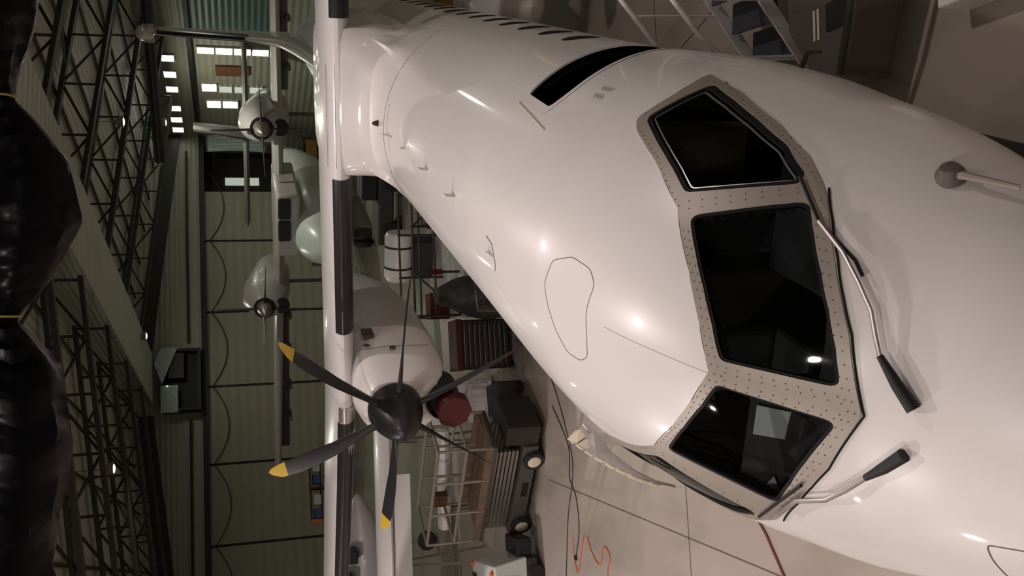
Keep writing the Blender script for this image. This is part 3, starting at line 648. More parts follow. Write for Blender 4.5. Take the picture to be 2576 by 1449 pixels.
# wing root fairing
rg = []
for (s, k_, w_, h_) in ((9.7, 0, .8, 3.55), (10.3, .15, .8, 3.6), (10.55, .4, .76, 3.66), (10.66, .8, .72, 3.80), (10.70, .95, .76, 3.95), (10.76, 1, .80, 4.03), (10.95, 1, .81, 4.10), (11.4, 1, .84, 4.155), (12.4, 1, .90, 4.15), (13.4, 1, .92, 4.06), (14.4, .9, .88, 3.92), (15.6, .6, .8, 3.74), (17.2, .1, .8, 3.6)):
    half = [(0, h_), (.25, h_ - .003), (.5, h_ - .012), (.66, h_ - .035), (w_ - .06, h_ - .08), (w_ - .012, h_ - .15), (w_, h_ - .24), (w_ + .005, 3.62), (w_ + .02, 3.48), (w_ + .05, 3.34), (w_ + .12, 3.20), (w_ + .24, 3.06)]
    zt_, zb_, hw_, zm_, n_ = sec(s); sk = []
    for i in range(len(half)):
        a = 1.0 * i / (len(half) - 1) * 1.05; sk.append((hw_ * sin(a), zm_ + (zt_ - zm_) * cos(a)))
    pr_ = []
    for (t, z), (t2, z2) in zip(half, sk):
        tt, zz = t2 + (t - t2) * k_, z2 + (z - z2) * k_
        rad = math.hypot(tt, zz - zm_); mn = 1.4325 + .004
        if rad < mn: tt, zz = tt * mn / rad, zm_ + (zz - zm_) * mn / rad
        pr_.append((tt, zz))
    a = math.atan2(pr_[-1][0], pr_[-1][1] - zm_) + .12
    pr_.append((1.425 * sin(a), zm_ + 1.425 * cos(a)))
    rg.append([A(s, -t - (.38 * k_ * min(1, max(0, (z - 2.9) / .5)) if t > .3 else 0), z) for t, z in reversed(pr_)] + [A(s, t, z) for t, z in pr_[1:]])
MB().rings(rg, cap=False, closed=False).build('wing_root_fairing', 'paint', root)
# panel lines over the fairing
for tz in ((10.9,), (11.25,)):
    pass

# nacelles, spinners, propellers
def nacelle(sg):
    tc = 4.05 * sg
    rg = []
    for (s, zc_, hw, ht_, hb_) in ((10.02, 3.34, .40, .40, .43), (10.12, 3.32, .46, .46, .66), (10.35, 3.30, .53, .52, .78), (10.8, 3.27, .60, .60, .84), (11.6, 3.25, .64, .68, .86), (13.0, 3.22, .64, .72, .80), (14.2, 3.25, .56, .62, .62), (15.2, 3.35, .38, .42, .36), (15.9, 3.45, .10, .14, .10)):
        r = []
        for k in range(40):
            a = 2 * PI * k / 40; ca, sa = cos(a), sin(a); ex = .72
            r.append(A(s, tc + hw * math.copysign(abs(sa) ** ex, sa), zc_ + (ht_ if ca > 0 else hb_) * math.copysign(abs(ca) ** ex, ca)))
        rg.append(r)
    nc = MB().rings(rg[:5]).build('engine_nacelle', 'paint', root)
    MB().rings(rg[4:]).build('rear_cowl', 'dullgrey', nc)['label'] = 'dull grey rear cowl'  # rear cowl coloured darker than the white front
    # chin intake ring and red blanking plug
    it = MB().lathe([(0, .20), (-.06, .235), (-.02, .26), (.5, .30)], A(10.0, tc, 2.62), (1, 0, 0), 28).build('intake_lip', 'black', nc)
    pl = MB().lathe([(-.14, .02), (-.14, .24), (-.10, .27), (.05, .27)], A(9.96, tc + .08 * sg, 2.50), (1, 0, 0), 8).build('intake_plug', 'red', nc); pl['label'] = 'dark red engine intake plug'
    if sg > 0:
        MB().box((A(11.2, 0, 0).x, tc - .66, 3.45), (A(11.5, 0, 0).x, tc - .62, 3.62)).build('access_latch', 'rivet', nc, smooth=False)
        for (s_, z_) in ((10.9, 3.62), (10.75, 3.25)): MB().lathe([(0, .05), (.02, .045)], A(s_, tc - .615, z_), (0, -1, 0), 12).build('drain_mark', 'rivet', nc)
        MB().tube([A(10.75, tc - .62, 3.8), A(10.77, tc - .645, 3.3), A(10.8, tc - .60, 2.7)], .004, 5).build('cowl_seam', 'rivet', nc)
    hubz = 3.349
    pp = MB().lathe([(-.62, .004), (-.60, .07), (-.54, .14), (-.42, .225), (-.25, .30), (-.05, .365), (.12, .395), (.20, .395), (.22, .37)], A(9.786, tc, hubz), (1, 0, 0), 40).build('propeller', 'spinner', root)
    for k in range(6):
        ph = 2.1721 + k * PI / 3 if sg > 0 else .4 + k * PI / 3
        er = Vector((0, cos(ph), sin(ph))); et = Vector((0, -sin(ph), cos(ph))); ax = Vector((1, 0, 0)); c0 = A(9.786, tc, hubz)
        def bl(r0, r1, nseg=14):
            rg = []
            for q in range(nseg + 1):
                r = r0 + (r1 - r0) * q / nseg
                ch = interp(r, ((.3, .14), (.45, .15), (.8, .25), (1.2, .32), (1.55, .32), (1.8, .25), (1.92, .14), (1.965, .03)))
                sw = interp(r, ((.3, 0), (1.0, -.02), (1.5, .03), (1.8, .09), (1.965, .16)))
                tk = interp(r, ((.3, .11), (.5, .07), (1.0, .032), (1.965, .008)))
                pt_ = math.radians(interp(r, ((.3, 82), (1.0, 77), (1.965, 70))))
                cdir = (et * cos(pt_) + ax * sin(pt_)); nd = (-et * sin(pt_) + ax * cos(pt_))
                rg.append([c0 + er * r + cdir * (ch * .5 * cos(2 * PI * j / 14) + sw) + nd * tk * .5 * sin(2 * PI * j / 14) for j in range(14)])
            return rg
        b = MB().rings(bl(.3, 1.72)).build('propeller_blade', 'blade', pp)
        # the tip band
    tipm = MB()
    for k in range(6):
        ph = 2.1721 + k * PI / 3 if sg > 0 else .4 + k * PI / 3
        er = Vector((0, cos(ph), sin(ph))); et = Vector((0, -sin(ph), cos(ph))); ax = Vector((1, 0, 0)); c0 = A(9.786, tc, hubz); rg = []
        for q in range(7):
            r = 1.72 + .245 * q / 6
            ch = interp(r, ((.3, .14), (.45, .15), (.8, .25), (1.2, .32), (1.55, .32), (1.8, .25), (1.92, .14), (1.965, .03)))
            sw = interp(r, ((.3, 0), (1.0, -.02), (1.5, .03), (1.8, .09), (1.965, .16))); tk = .012
            pt_ = math.radians(interp(r, ((.3, 82), (1.0, 77), (1.965, 70)))); cdir = (et * cos(pt_) + ax * sin(pt_)); nd = (-et * sin(pt_) + ax * cos(pt_))
            rg.append([c0 + er * r + cdir * (ch * .5 * cos(2 * PI * j / 14) + sw) + nd * tk * .5 * sin(2 * PI * j / 14) for j in range(14)])
        MB().rings(rg).build('blade_tip', ('yellow', 'blade', 'tipred', 'tipred', 'yellow', 'yellow')[k], pp)['label'] = ('yellow', 'black', 'dark red', 'dark red', 'yellow', 'yellow')[k] + ' blade tip'
nacelle(1); nacelle(-1)
for zz in (4.02, 4.115):
    MB().tube([A(10.755 if zz < 4.05 else 10.96, t, zz + .004) for t in [-.7 + 1.4 * k / 10 for k in range(11)]], .003, 5).build('panel_seam', 'line', root)

# tail
def fin_at(z): # leading edge s, chord
    f_ = (z - 3.5) / (7.15 - 3.5); return 24.0 + 2.7 * f_ - .9, 3.6 - 1.9 * f_
rg = []
for z in (3.3, 4.0, 4.7, 5.5, 6.4, 7.15):
    s0, ch = fin_at(z); rg.append([A(s0 + ch * x, y, z) for x, y in [((1 - cos(PI * i / 8)) / 2, .09 * 1.0 * sin(PI * (i / 8) ** .6) + .001) for i in range(9)] + [((1 + cos(PI * i / 8)) / 2, -.09 * sin(PI * (1 - i / 8) ** .6) - .001) for i in range(1, 8)]])
MB().rings(rg).build('fin', 'paint', root)
rg = []
for k in range(9):
    z = 4.72 + (7.08 - 4.72) * k / 8; s0, ch = fin_at(z); rg.append([A(s0 - .03 + .22 * (abs(i) / 4) ** 2, .1 * i / 4, z) for i in range(-4, 5)])
MB().rings(rg, cap=False, closed=False).build('fin_boot', 'boot', root)
rg = []
for (s, h_, w_) in ((15.8, 3.56, .05), (17, 3.64, .12), (19, 3.72, .18), (21, 3.85, .20), (22.8, 4.1, .17), (23.6, 4.6, .13), (24.2, 4.9, .1)):
    rg.append([A(s, w_ * math.copysign(abs(sin(a)) ** .8, sin(a)), 3.2 + (h_ - 3.2) * max(0, cos(a)) ** .6) for a in [(-8 + k) / 8 * PI / 2 for k in range(17)]])
MB().rings(rg, cap=False, closed=False).build('dorsal_fin', 'paint', root)
rg = []
for t in (-3.65, -3.6, -1.8, 0, 1.8, 3.6, 3.65):
    ch = 1.55 - .12 * abs(t); r = foil(25.25 + .06 * abs(t), 7.27, ch, t, .17 if abs(t) < 3.62 else .04, 10); rg.append(r)
MB().rings(rg).build('tailplane', 'dullgrey', root)
for sg in (-1, 1):
    rg = []
    for k in range(5):
        t = sg * (.25 + 3.3 * k / 4); rg.append([A(25.24 + .06 * abs(t) + .18 * (abs(i) / 4) ** 2, t, 7.26 + .15 * i / 4) for i in range(-4, 5)])
    MB().rings(rg, cap=False, closed=False).build('tailplane_boot', 'boot', root)
MB().ell(A(25.6, 0, 7.36), (1.0, .22, .24)).build('tail_bullet', 'paint', root)
# landing gear
def wheel(mb, c, r, w_): mb.lathe([(-w_ / 2, r * .6), (-w_ / 2, r * .9), (-w_ * .3, r), (w_ * .3, r), (w_ / 2, r * .9), (w_ / 2, r * .6)], c, (0, 1, 0), 24); return mb
GZ = lambda s, t: -(ACw(s, t, 0).z)      # ground height in the aircraft's frame
mb = MB(); wheel(mb, A(2.4, -.18, GZ(2.4, 0) + .23), .225, .15); wheel(mb, A(2.4, .18, GZ(2.4, 0) + .23), .225, .15)
ng = mb.build('nose_wheels', 'rubber', root); MB().tube([A(2.4, 0, GZ(2.4, 0) + .23), A(2.35, 0, .9)], .05).tube([A(2.4, -.2, GZ(2.4, 0) + .23), A(2.4, .2, GZ(2.4, 0) + .23)], .03).build('nose_leg', 'galv', root)
for sg in (-1, 1):
    MB().ell(A(13.1, sg * 1.5, 1.15), (1.9, .62, .55)).build('gear_fairing', 'paint', root)
    mb = MB()
    for d in (-.2, .2): wheel(mb, A(13.1, sg * 2.05 + d, GZ(13.1, sg * 2.05) + .41), .40, .22)
    mb.build('main_wheels', 'rubber', root); MB().tube([A(13.1, sg * 2.05, GZ(13.1, sg * 2.05) + .41), A(13.1, sg * 1.7, 1.1)], .07).tube([A(13.1, sg * 1.85, GZ(13.1, sg * 2.05) + .41), A(13.1, sg * 2.3, GZ(13.1, sg * 2.05) + .41)], .05).build('main_leg', 'galv', root)

#MORE
# ------------------------------------------------------------------ black plastic sheet rolled up and tied, hanging before the roof
def roll_h(x):   # underside of the rolled edge, in metres
    return interp(x, ((-2.1, 6.24), (-1.55, 6.10), (-1.18, 6.20), (-.9, 6.16), (-.59, 6.10), (-.3, 6.14), (-.07, 6.31), (.1, 6.16), (.34, 6.04), (.6, 6.08), (.8, 6.22), (.89, 6.30), (1.05, 6.26), (1.25, 6.20), (1.6, 6.16), (2.1, 6.2)))
mb = MB(); rg = []; NX = 150
for i in range(NX + 1):
    x = -2.1 + 4.2 * i / NX; d = min(abs(x - .89), abs(x + .07), .35) / .35; r = .035 + .17 * d ** .7
    zb_ = roll_h(x); ring = []
    pl_ = .012 * sin(x * 70) * (1.3 - d) + .01 * sin(x * 23 + 1)
    for k in range(22):
        a = -PI * .95 + 2 * PI * .95 * k / 21
        ring.append((x + .03 * sin(5 * a + x * 3) * d, 4.5 + r * .8 * sin(a) + pl_, zb_ + r - r * cos(a) * (1 + .06 * sin(9 * a + x * 8))))
    ring += [(x, 4.56 + pl_ * 2, zb_ + 2 * r + .1), (x, 4.62 + pl_ * 3, zb_ + .9), (x, 4.66 + pl_ * 3, 7.7)]
    rg.append([Vector(q) for q in ring])
mb.rings(rg, cap=False, closed=False)
o = mb.build('plastic_curtain', 'plastic'); tag(o, 'black plastic sheet rolled up in swags along the top of the view', 'plastic sheet')
so = o.modifiers.new('s', 'SOLIDIFY'); so.thickness = .004
for x, lab in ((.89, 'thin yellow rope tying the black plastic sheet at its right knot'), (-.07, 'thin yellow rope tying the black plastic sheet at its middle knot')):
    zc_ = roll_h(x) + .035
    pts = [(x + .012 * k / 20, 4.5 + .05 * sin(2 * PI * k / 20), zc_ + .05 * cos(2 * PI * k / 20)) for k in range(20)] + [(x + .05, 4.52, zc_ + .08), (x + .10, 4.56, zc_ + .4), (x + .14, 4.6, 7.6)]
    tag(MB().tube(pts, .006, 6).build('tie_rope', 'rope'), lab, 'rope')
    pts = [(x, 4.44, zc_ - .03), (x + .01, 4.43, zc_ - .12), (x - .01, 4.43, zc_ - .2)]

# ------------------------------------------------------------------ the aircraft parked behind
bg = empty('parked_airliner', (3.75, 41.6, 0), 0); by = .40
tag(bg, 'distant grey twin propeller airliner seen head-on behind the wing of the white airliner', 'airplane')
bg.rotation_euler = (0, 0, PI / 2 - by)      # local x aft, local y to its starboard side
V = lambda s, t, z: Vector((s, t, z))
rg = []
for (s, zc_, rw, rh) in ((-5.6, 1.95, .05, .05), (-5.4, 1.95, .35, .3), (-4.9, 2.0, .75, .62), (-4.2, 2.08, 1.0, .9), (-3.4, 2.12, 1.12, 1.12), (-2.5, 2.15, 1.18, 1.25), (-1, 2.15, 1.2, 1.3), (4.5, 2.15, 1.2, 1.3), (7.5, 2.5, .8, .85), (10.5, 2.9, .15, .25)):
    rg.append([V(s, rw * cos(2 * PI * k / 32), zc_ + rh * sin(2 * PI * k / 32)) for k in range(32)])
MB().rings(rg).build('fuselage', 'teal', bg)
for y0, y1 in ((-1.55, -.72), (-.64, .2)):
    MB().box((-3.72, y0, 3.28), (-3.2, y1, 3.76)).build('cockpit_window', 'black', bg, smooth=False, bevel=.05)
MB().box((-3.6, -1.7, 2.9), (1.5, .9, 3.82)).build('cockpit_roof', 'bgplane', bg, bevel=.12)
rg = []
for t in (-13, -12.8, -5, 0, 5, 12.8, 13):
    ch = 2.3 - .07 * abs(t); zz = 3.55 + .012 * abs(t); r = []
    for x, y in ((0, 0), (.03, .06), (.12, .10), (.35, .12), (.7, .06), (1, 0), (.7, -.06), (.35, -.11), (.1, -.08), (.03, -.05)): r.append(V(-.6 + ch * x, t, zz + ch * y * (1 if abs(t) < 12.9 else .4)))
    rg.append(r)
MB().rings(rg).build('wing', 'bgplane', bg)
for t0, t1 in ((-12, -5), (5, 9), (9.2, 12.6)): MB().box((.9, t0, 3.1), (1.7, t1, 3.5)).build('flap', 'bgdark', bg, smooth=False)
for t in (5.4, 7.2, 9.1, 10.8, -6, -8): MB().box((.4, t - .12, 3.0), (1.2, t + .12, 3.25)).build('flap_track', 'bgdark', bg, bevel=.05)
for sg in (-1, 1):
    t = 3.93 * sg; hz = 4.28
    rg = []
    for (s, zc_, rw, rt, rb_) in ((-1.75, hz, .42, .44, .5), (-1.5, hz, .62, .62, .85), (-.8, hz - .02, .82, .92, 1.05), (.3, hz - .1, .88, .95, 1.1), (2.5, hz - .3, .8, .6, 1.0), (4.2, hz - .6, .3, .2, .5)):
        rg.append([V(s, t + rw * cos(2 * PI * k / 28), zc_ + (rt if sin(2 * PI * k / 28) > 0 else rb_) * sin(2 * PI * k / 28)) for k in range(28)])
    nc = MB().rings(rg).build('engine_nacelle', 'bgplane', bg)
    MB().lathe([(-.05, .01), (-.05, .33), (.1, .36)], V(-1.62, t, hz - .72), (1, 0, 0), 20).build('intake', 'black', nc)
    MB().lathe([(-.02, .01), (-.02, .46), (.06, .46)], V(-1.78, t, hz), (1, 0, 0), 24).build('cowl_ring', 'black', nc)
    pp = MB().lathe([(-.75, .01), (-.6, .14), (-.3, .28), (0, .35), (.05, .34)], V(-1.8, t, hz), (1, 0, 0), 24).build('propeller', 'galv', bg)
    for k in range(4):
        a = k * PI / 2 + (.03 if sg > 0 else -.05); er = V(0, cos(a), sin(a)); et = V(0, -sin(a), cos(a)); ax = V(1, 0, 0); rg = []
        for r_, c_, tk in ((.3, .16, .1), (.7, .22, .06), (1.4, .26, .03), (1.9, .2, .02), (1.98, .08, .01)):
            rg.append([V(-1.9, t, hz) + er * r_ + (et * .12 + ax * .99) * c_ * .5 * cos(2 * PI * j / 10) + et * tk * .5 * sin(2 * PI * j / 10) for j in range(10)])
        MB().rings(rg).build('propeller_blade', 'blade', pp)
rg = []
for z, s0, ch in ((2.9, 6.6, 3.4), (4.8, 8.0, 2.4), (7.35, 9.8, 1.5)):
    rg.append([V(s0 + ch * x, y * 1.4 - 1.15, z) for x, y in ((0, 0), (.1, .11), (.4, .14), (.8, .06), (1, 0), (.8, -.06), (.4, -.14), (.1, -.11))])
MB().rings(rg).build('fin', 'steel', bg)
rg = []
for t in (-4.9, -4.7, 0, 4.7, 4.9):
    ch = 1.5 - .1 * abs(t); rg.append([V(9.0 + .08 * abs(t) + ch * x, t - .9, 4.75 + y * (1 if abs(t) < 4.8 else .4)) for x, y in ((0, 0), (.06, .10), (.3, .15), (.7, .09), (1, 0), (.7, -.07), (.3, -.14), (.06, -.1))])
MB().rings(rg).build('tailplane', 'bgdark', bg)
for (s, t) in ((-3.9, 0), (1.2, 3.9), (1.2, -3.9)):
    mb = MB(); wheel(mb, V(s, t - .2, .4), .4, .22); wheel(mb, V(s, t + .2, .4), .4, .22); mb.build('gear_wheels', 'rubber', bg); MB().tube([V(s, t, .4), V(s, t, 1.3 if t == 0 else 3.4)], .09).tube([V(s, t - .25, .4), V(s, t + .25, .4)], .05).build('gear_leg', 'bgdark', bg)

# small grey aircraft with its nose at the left edge of the hangar
sj = empty('small_grey_aircraft', (-5.7, 26.4, 0)); tag(sj, 'nose of a small grey aircraft at the left edge below the wing', 'airplane')
rg = []
for (d, zc_, r) in ((0, 2.3, .03), (.15, 2.28, .16), (.6, 2.2, .36), (1.3, 2.08, .56), (2.4, 2.0, .78), (4.0, 1.98, .9), (7, 1.98, .9), (9, 2.1, .5)):
    rg.append([Vector((-d, .2 * d + r * cos(2 * PI * k / 28), zc_ + r * sin(2 * PI * k / 28))) for k in range(28)])
MB().rings(rg).build('fuselage', 'bgplane', sj)
for (x, z) in ((-1.6, 2.52), (-2.3, 2.66), (-3.0, 2.74)): MB().box((x - .18, -.62 - x * -.04, z - .12), (x + .18, -.1, z + .12)).build('cabin_window', 'black', sj, smooth=False, bevel=.03)
wheel(MB(), Vector((-1.6, .3, .28)), .28, .16).build('wheel', 'rubber', sj); wheel(MB(), Vector((-5.5, .3, .28)), .28, .16).build('wheel', 'rubber', sj); MB().tube([(-1.6, .3, .28), (-1.6, .3, 1.6)], .05).build('gear_leg', 'galv', sj); MB().tube([(-5.5, .3, .28), (-5.5, .3, 1.3)], .06).build('gear_leg', 'galv', sj)

# ------------------------------------------------------------------ white wing section and white panels on trestles
def trestle(par, x, y, z, w_=.9):
    MB().tube([(x, y - w_ / 2, 0), (x, y - .12, z)], .03, 6).tube([(x, y + w_ / 2, 0), (x, y + .12, z)], .03, 6).tube([(x, y - w_ * .4, .35), (x, y + w_ * .4, .35)], .02, 6).tube([(x, y - w_ * .35, z - .03), (x, y + w_ * .35, z - .03)], .03, 6).build('trestle', 'galv', par)
ws = empty('white_wing_section', (-6.2, 20.3, 0)); tag(ws, 'long white wing section held level on trestles at the left, below the propeller', 'aircraft wing')
rg = []
for x in (-4.5, -4.4, 3.4, 3.5):
    c = .85 if abs(x) < 4.45 and x < 3.45 else .78
    rg.append([Vector((x, c * a, 2.42 + b)) for a, b in ((-1, 0), (-.95, .1), (-.7, .19), (-.2, .22), (.4, .16), (1, .02), (.4, -.1), (-.2, -.16), (-.7, -.15), (-.95, -.09))])
MB().rings(rg).build('skin', 'flwhite', ws)
MB().box((-.3, -.93, 2.0), (2.35, -.87, 2.36)).build('flap', 'flwhite', ws, smooth=False, bevel=.01)
MB().box((-.2, -.95, 2.375), (2.3, -.935, 2.395)).build('slot_line', 'rivet', ws, smooth=False)
for x in (-3.2, .2, 2.9): trestle(ws, x, 0, 2.25, 1.3)
wp = empty('white_cabinet', (-2.35, 19.9, 0)); tag(wp, 'tall white cabinet behind the black propeller spinner', 'cabinet')
MB().box((-.55, -.3, .1), (.35, .3, 2.02)).build('body', 'flwhite', wp, smooth=False, bevel=.02); MB().box((-.5, -.33, .2), (-.12, -.305, 1.9)).build('door', 'paint2', wp, smooth=False); MB().box((-.08, -.33, .2), (.3, -.305, 1.9)).build('door', 'paint2', wp, smooth=False); MB().box((-.5, -.25, 0), (.3, .25, .1)).build('plinth', 'steel', wp, smooth=False)
cs = empty('white_control_surface', (-3.85, 18.85, 0)); tag(cs, 'glossy white control surface panel lying on trestles behind the lift platform', 'aircraft panel')
rg = [[Vector((x, .33 * a, 1.42 + .13 * b)) for a, b in ((-1, 0), (-.9, .7), (-.5, 1), (.2, .8), (1, .1), (.2, -.6), (-.5, -.9), (-.9, -.7))] for x in (-1.05, .95)]
MB().rings(rg).build('skin', 'flwhite', cs); trestle(cs, -.7, 0, 1.31, .6); trestle(cs, .6, 0, 1.31, .6)

# ------------------------------------------------------------------ lift platform
sl = empty('scissor_lift', (-3.62, 17.30, 0), math.atan2(.553, -.833)); tag(sl, 'grey scissor lift with guard rails, worn plywood deck and pale wheels', 'scissor lift')
MB().box((-1.15, -.5, .13), (1.15, .5, .42)).build('chassis', 'greysteel', sl, smooth=False, bevel=.02)
MB().box((-.25, .503, .2), (.1, .51, .32)).build('data_plate', 'black', sl, smooth=False)
for x in (-.85, .85):
    for y in (-.52, .52):
        wh = MB().lathe([(-.07, .13), (-.07, .19), (-.05, .205), (.05, .205), (.07, .19), (.07, .13)], (x, y, .205), (0, 1, 0), 24).build('wheel', 'rubber', sl)
        MB().lathe([(-.075, .01), (-.075, .12), (-.06, .14), (.06, .14), (.075, .12), (.075, .01)], (x, y, .205), (0, 1, 0), 20).build('wheel_hub', 'cream', wh)
st_ = MB()
for k in range(6):
    z = .47 + k * .078
    for y in (-.38, .38): st_.box((-1.0, y - .03, z), (1.0, y + .03, z + .05))
st_.build('scissor_arms', 'galv', sl, smooth=False)
MB().box((-1.22, -.52, .93), (1.22, .52, 1.0)).build('platform_frame', 'greysteel', sl, smooth=False); MB().box((-1.2, -.5, 1.0), (1.2, .5, 1.02)).build('deck', 'wood', sl, smooth=False)
MB().box((-1.22, .5, 1.0), (1.22, .52, 1.14)).box((-1.22, -.52, 1.0), (1.22, -.5, 1.14)).build('toe_board', 'wood', sl, smooth=False)
rl = MB()
for z in (1.5, 2.03):
    P = [(-1.2, -.5), (1.2, -.5), (1.2, .5), (-1.2, .5), (-1.2, -.5)]
    for a, b in zip(P, P[1:]): rl.tube([(*a, z), (*b, z)], .028, 6)
for x in (-1.2, -.4, .4, 1.2):
    for y in (-.5, .5): rl.tube([(x, y, 1.0), (x, y, 2.03)], .026, 6)
rl.build('guard_rail', 'frame', sl)
MB().box((-1.6, -.45, .13), (-1.16, .45, .78)).build('battery_box', 'steel', sl, smooth=False, bevel=.03); MB().box((.75, -.46, 1.5), (1.05, -.3, 1.78)).build('control_box', 'brown', sl, smooth=False, bevel=.02)
# old lift of the same kind is not seen; a dark trolley of hoses stands at its right
tr_ = empty('dark_trolley', (-2.35, 17.9, 0), .2); tag(tr_, 'dark boxy trolley at the right end of the scissor lift', 'trolley')
MB().box((-.35, -.45, .12), (.45, .45, .55)).build('body', 'steel', tr_, smooth=False, bevel=.04)
mb = MB(); [wheel(mb, Vector((x, y, .1)), .1, .06) for x in (-.3, .35) for y in (-.42, .42)]; mb.build('castors', 'rubber', tr_)

# ------------------------------------------------------------------ ground power cart at the lower left
gc = empty('ground_power_cart', (-5.50, 17.0, 0), .12); tag(gc, 'white ground power cart with orange lamps and dark control panel at the left edge', 'equipment cart')
b = MB(); b.v = [Vector(q) for q in ((-1.5, -.5, .34), (.42, -.5, .34), (.42, .5, .34), (-1.5, .5, .34), (-1.5, -.5, .98), (.3, -.5, .98), (.3, .5, 1.16), (-1.5, .5, 1.16))]
b.f = [(3, 2, 1, 0), (4, 5, 6, 7), (0, 1, 5, 4), (1, 2, 6, 5), (2, 3, 7, 6), (3, 0, 4, 7)]
b.build('housing', 'teal', gc, smooth=False, bevel=.03)
MB().box((-1.45, -.48, .14), (.38, .48, .34)).build('chassis', 'steel', gc, smooth=False)
for x in (-1.1, .1):
    for y in (-.46, .46): MB().lathe([(-.06, .02), (-.06, .15), (-.04, .17), (.04, .17), (.06, .15), (.06, .02)], (x, y, .17), (0, 1, 0), 20).build('wheel', 'rubber', gc)
MB().box((-.28, -.515, .55), (.02, -.502, .88)).build('control_panel', 'steel', gc, smooth=False); MB().box((.06, -.52, .5), (.10, -.50, .98)).build('trim_strip', 'paint', gc, smooth=False)
MB().lathe([(0, .05), (.05, .05), (.07, .02)], (.16, -.42, .985), (0, 0, 1), 12).build('warning_lamp', 'orange', gc); MB().lathe([(0, .05), (.05, .05), (.07, .02)], (.25, .42, 1.145), (0, 0, 1), 12).build('warning_lamp', 'orange', gc)
for k in range(6): MB().box((-.02 - k * .22, .3, 1.10 + .0), (.08 - k * .22, .48, 1.168)).build('hazard_mark', 'black', gc, smooth=False)
for k in range(4): MB().tube([(-.1 - .05 * k, .52, .3), (-.15 - .08 * k, .62, .8), (-.1 - .1 * k, .60, 1.1), (-.3 - .1 * k, .5, 1.2)], .025, 6).build('hose', 'cable', gc)
MB().box((.42, -.4, .2), (.75, .4, .5)).build('drawbar_box', 'black', gc, smooth=False, bevel=.03)

# ------------------------------------------------------------------ tool cabinet and covered machine beside the fuselage
tc_ = empty('tool_cabinet', (-1.15, 18.5, 0), .1); tag(tc_, 'black roller tool cabinet of shallow drawers with a red top', 'tool cabinet')
MB().box((-.5, -.35, .1), (.5, .35, 1.08)).build('body', 'black', tc_, smooth=False)
MB().box((-.52, -.37, 1.08), (.52, .37, 1.2)).build('top', 'red', tc_, smooth=False, bevel=.01)
for k in range(9):
    z = .14 + k * .104; d = MB().box((-.47, -.375, z), (.47, -.352, z + .085)).build('drawer', 'steel', tc_, smooth=False); MB().box((-.4, -.392, z + .06), (.4, -.377, z + .072)).build('handle', 'galv', d, smooth=False)
mb = MB(); [wheel(mb, Vector((x, y, .05)), .05, .04) for x in (-.42, .42) for y in (-.28, .28)]; mb.build('castors', 'rubber', tc_)
cv = empty('covered_machine', (-.12, 18.2, 0)); tag(cv, 'bulky machine under a dark crumpled cover, right of the tool cabinet', 'covered machine')
mb = MB(); rg = []
for k in range(11):
    z = 1.58 * k / 10; rg.append([Vector(((.52 - .012 * k * k * .3) * (1 + .09 * sin(3 * a + k)) * cos(a), (.6 - .01 * k * k * .3) * (1 + .08 * sin(5 * a + k * .7)) * sin(a), z)) for a in [2 * PI * j / 40 for j in range(40)]])
mb.rings(rg).build('cover', mat('dark_tarp', (.035, .037, .034), .7, noise=.4, nscale=5, bump=.8, bscale=6), cv)
MB().tube([(-.35, -.62, .02), (-.3, -.66, .9), (.3, -.66, .95), (.36, -.62, .02)], .02, 6).build('frame', 'galv', cv)
# pale access platform with dark rails
ap = empty('access_platform', (.85, 20.7, 0), .05); tag(ap, 'low pale access platform with dark rails and red fittings beyond the fuselage', 'platform')
MB().box((-1.5, -.9, .62), (1.5, .9, .70)).build('deck', 'teal', ap, smooth=False); MB().box((-1.5, -.93, .35), (1.5, -.9, .62)).build('skirt', 'bgplane', ap, smooth=False)
for k in range(5): MB().box((-1.55 + .66 * k, -1.7 + .0, .28 * 0 + .02), (-1.2 + .66 * k, -.95, .05)).build('floor_plate', 'teal', ap, smooth=False)
for y in (-.86, .86):
    rl = MB()
    for x in (-1.45, -.5, .5, 1.45): rl.tube([(x, y, 0), (x, y, 1.75)], .03, 6)
    for z in (1.25, 1.72): rl.tube([(-1.45, y, z), (1.45, y, z)], .026, 6)
    if y < 0: rl.tube([(-1.45, -.86, .7), (-.5, -.86, 1.72)], .025, 6).tube([(.5, -.86, 1.72), (1.45, -.86, .7)], .025, 6)
    rl.build('guard_rail', 'steel', ap)
for x in (-.5, .5): MB().box((x - .06, -.93, 1.1), (x + .06, -.88, 1.4)).build('clamp', 'red', ap, smooth=False)
MB().box((-1.5, .3, .70), (-.9, .85, 1.15)).build('parts_bin', 'red', ap, smooth=False); MB().box((.7, .1, .7), (1.35, .8, 1.2)).build('dark_bin', 'steel', ap, smooth=False)
tt = empty('tow_tractor', (3.0, 31.6, 0), -.25); tag(tt, 'low dark tow tractor standing under the nose of the distant grey airliner', 'tractor')
MB().box((-1.3, -.75, .28), (1.3, .75, .80)).build('body', 'steel', tt, smooth=False, bevel=.06); MB().box((.2, -.6, .8), (1.1, .6, 1.35)).build('cab', 'black', tt, smooth=False, bevel=.06); MB().box((-1.9, -.12, .35), (-1.3, .12, .45)).build('tow_bar', 'steel', tt, smooth=False)
for x in (-.85, .85):
    for y in (-.72, .72): MB().lathe([(-.12, .1), (-.12, .3), (-.08, .34), (.08, .34), (.12, .3), (.12, .1)], (x, y, .34), (0, 1, 0), 20).build('wheel', 'rubber', tt)
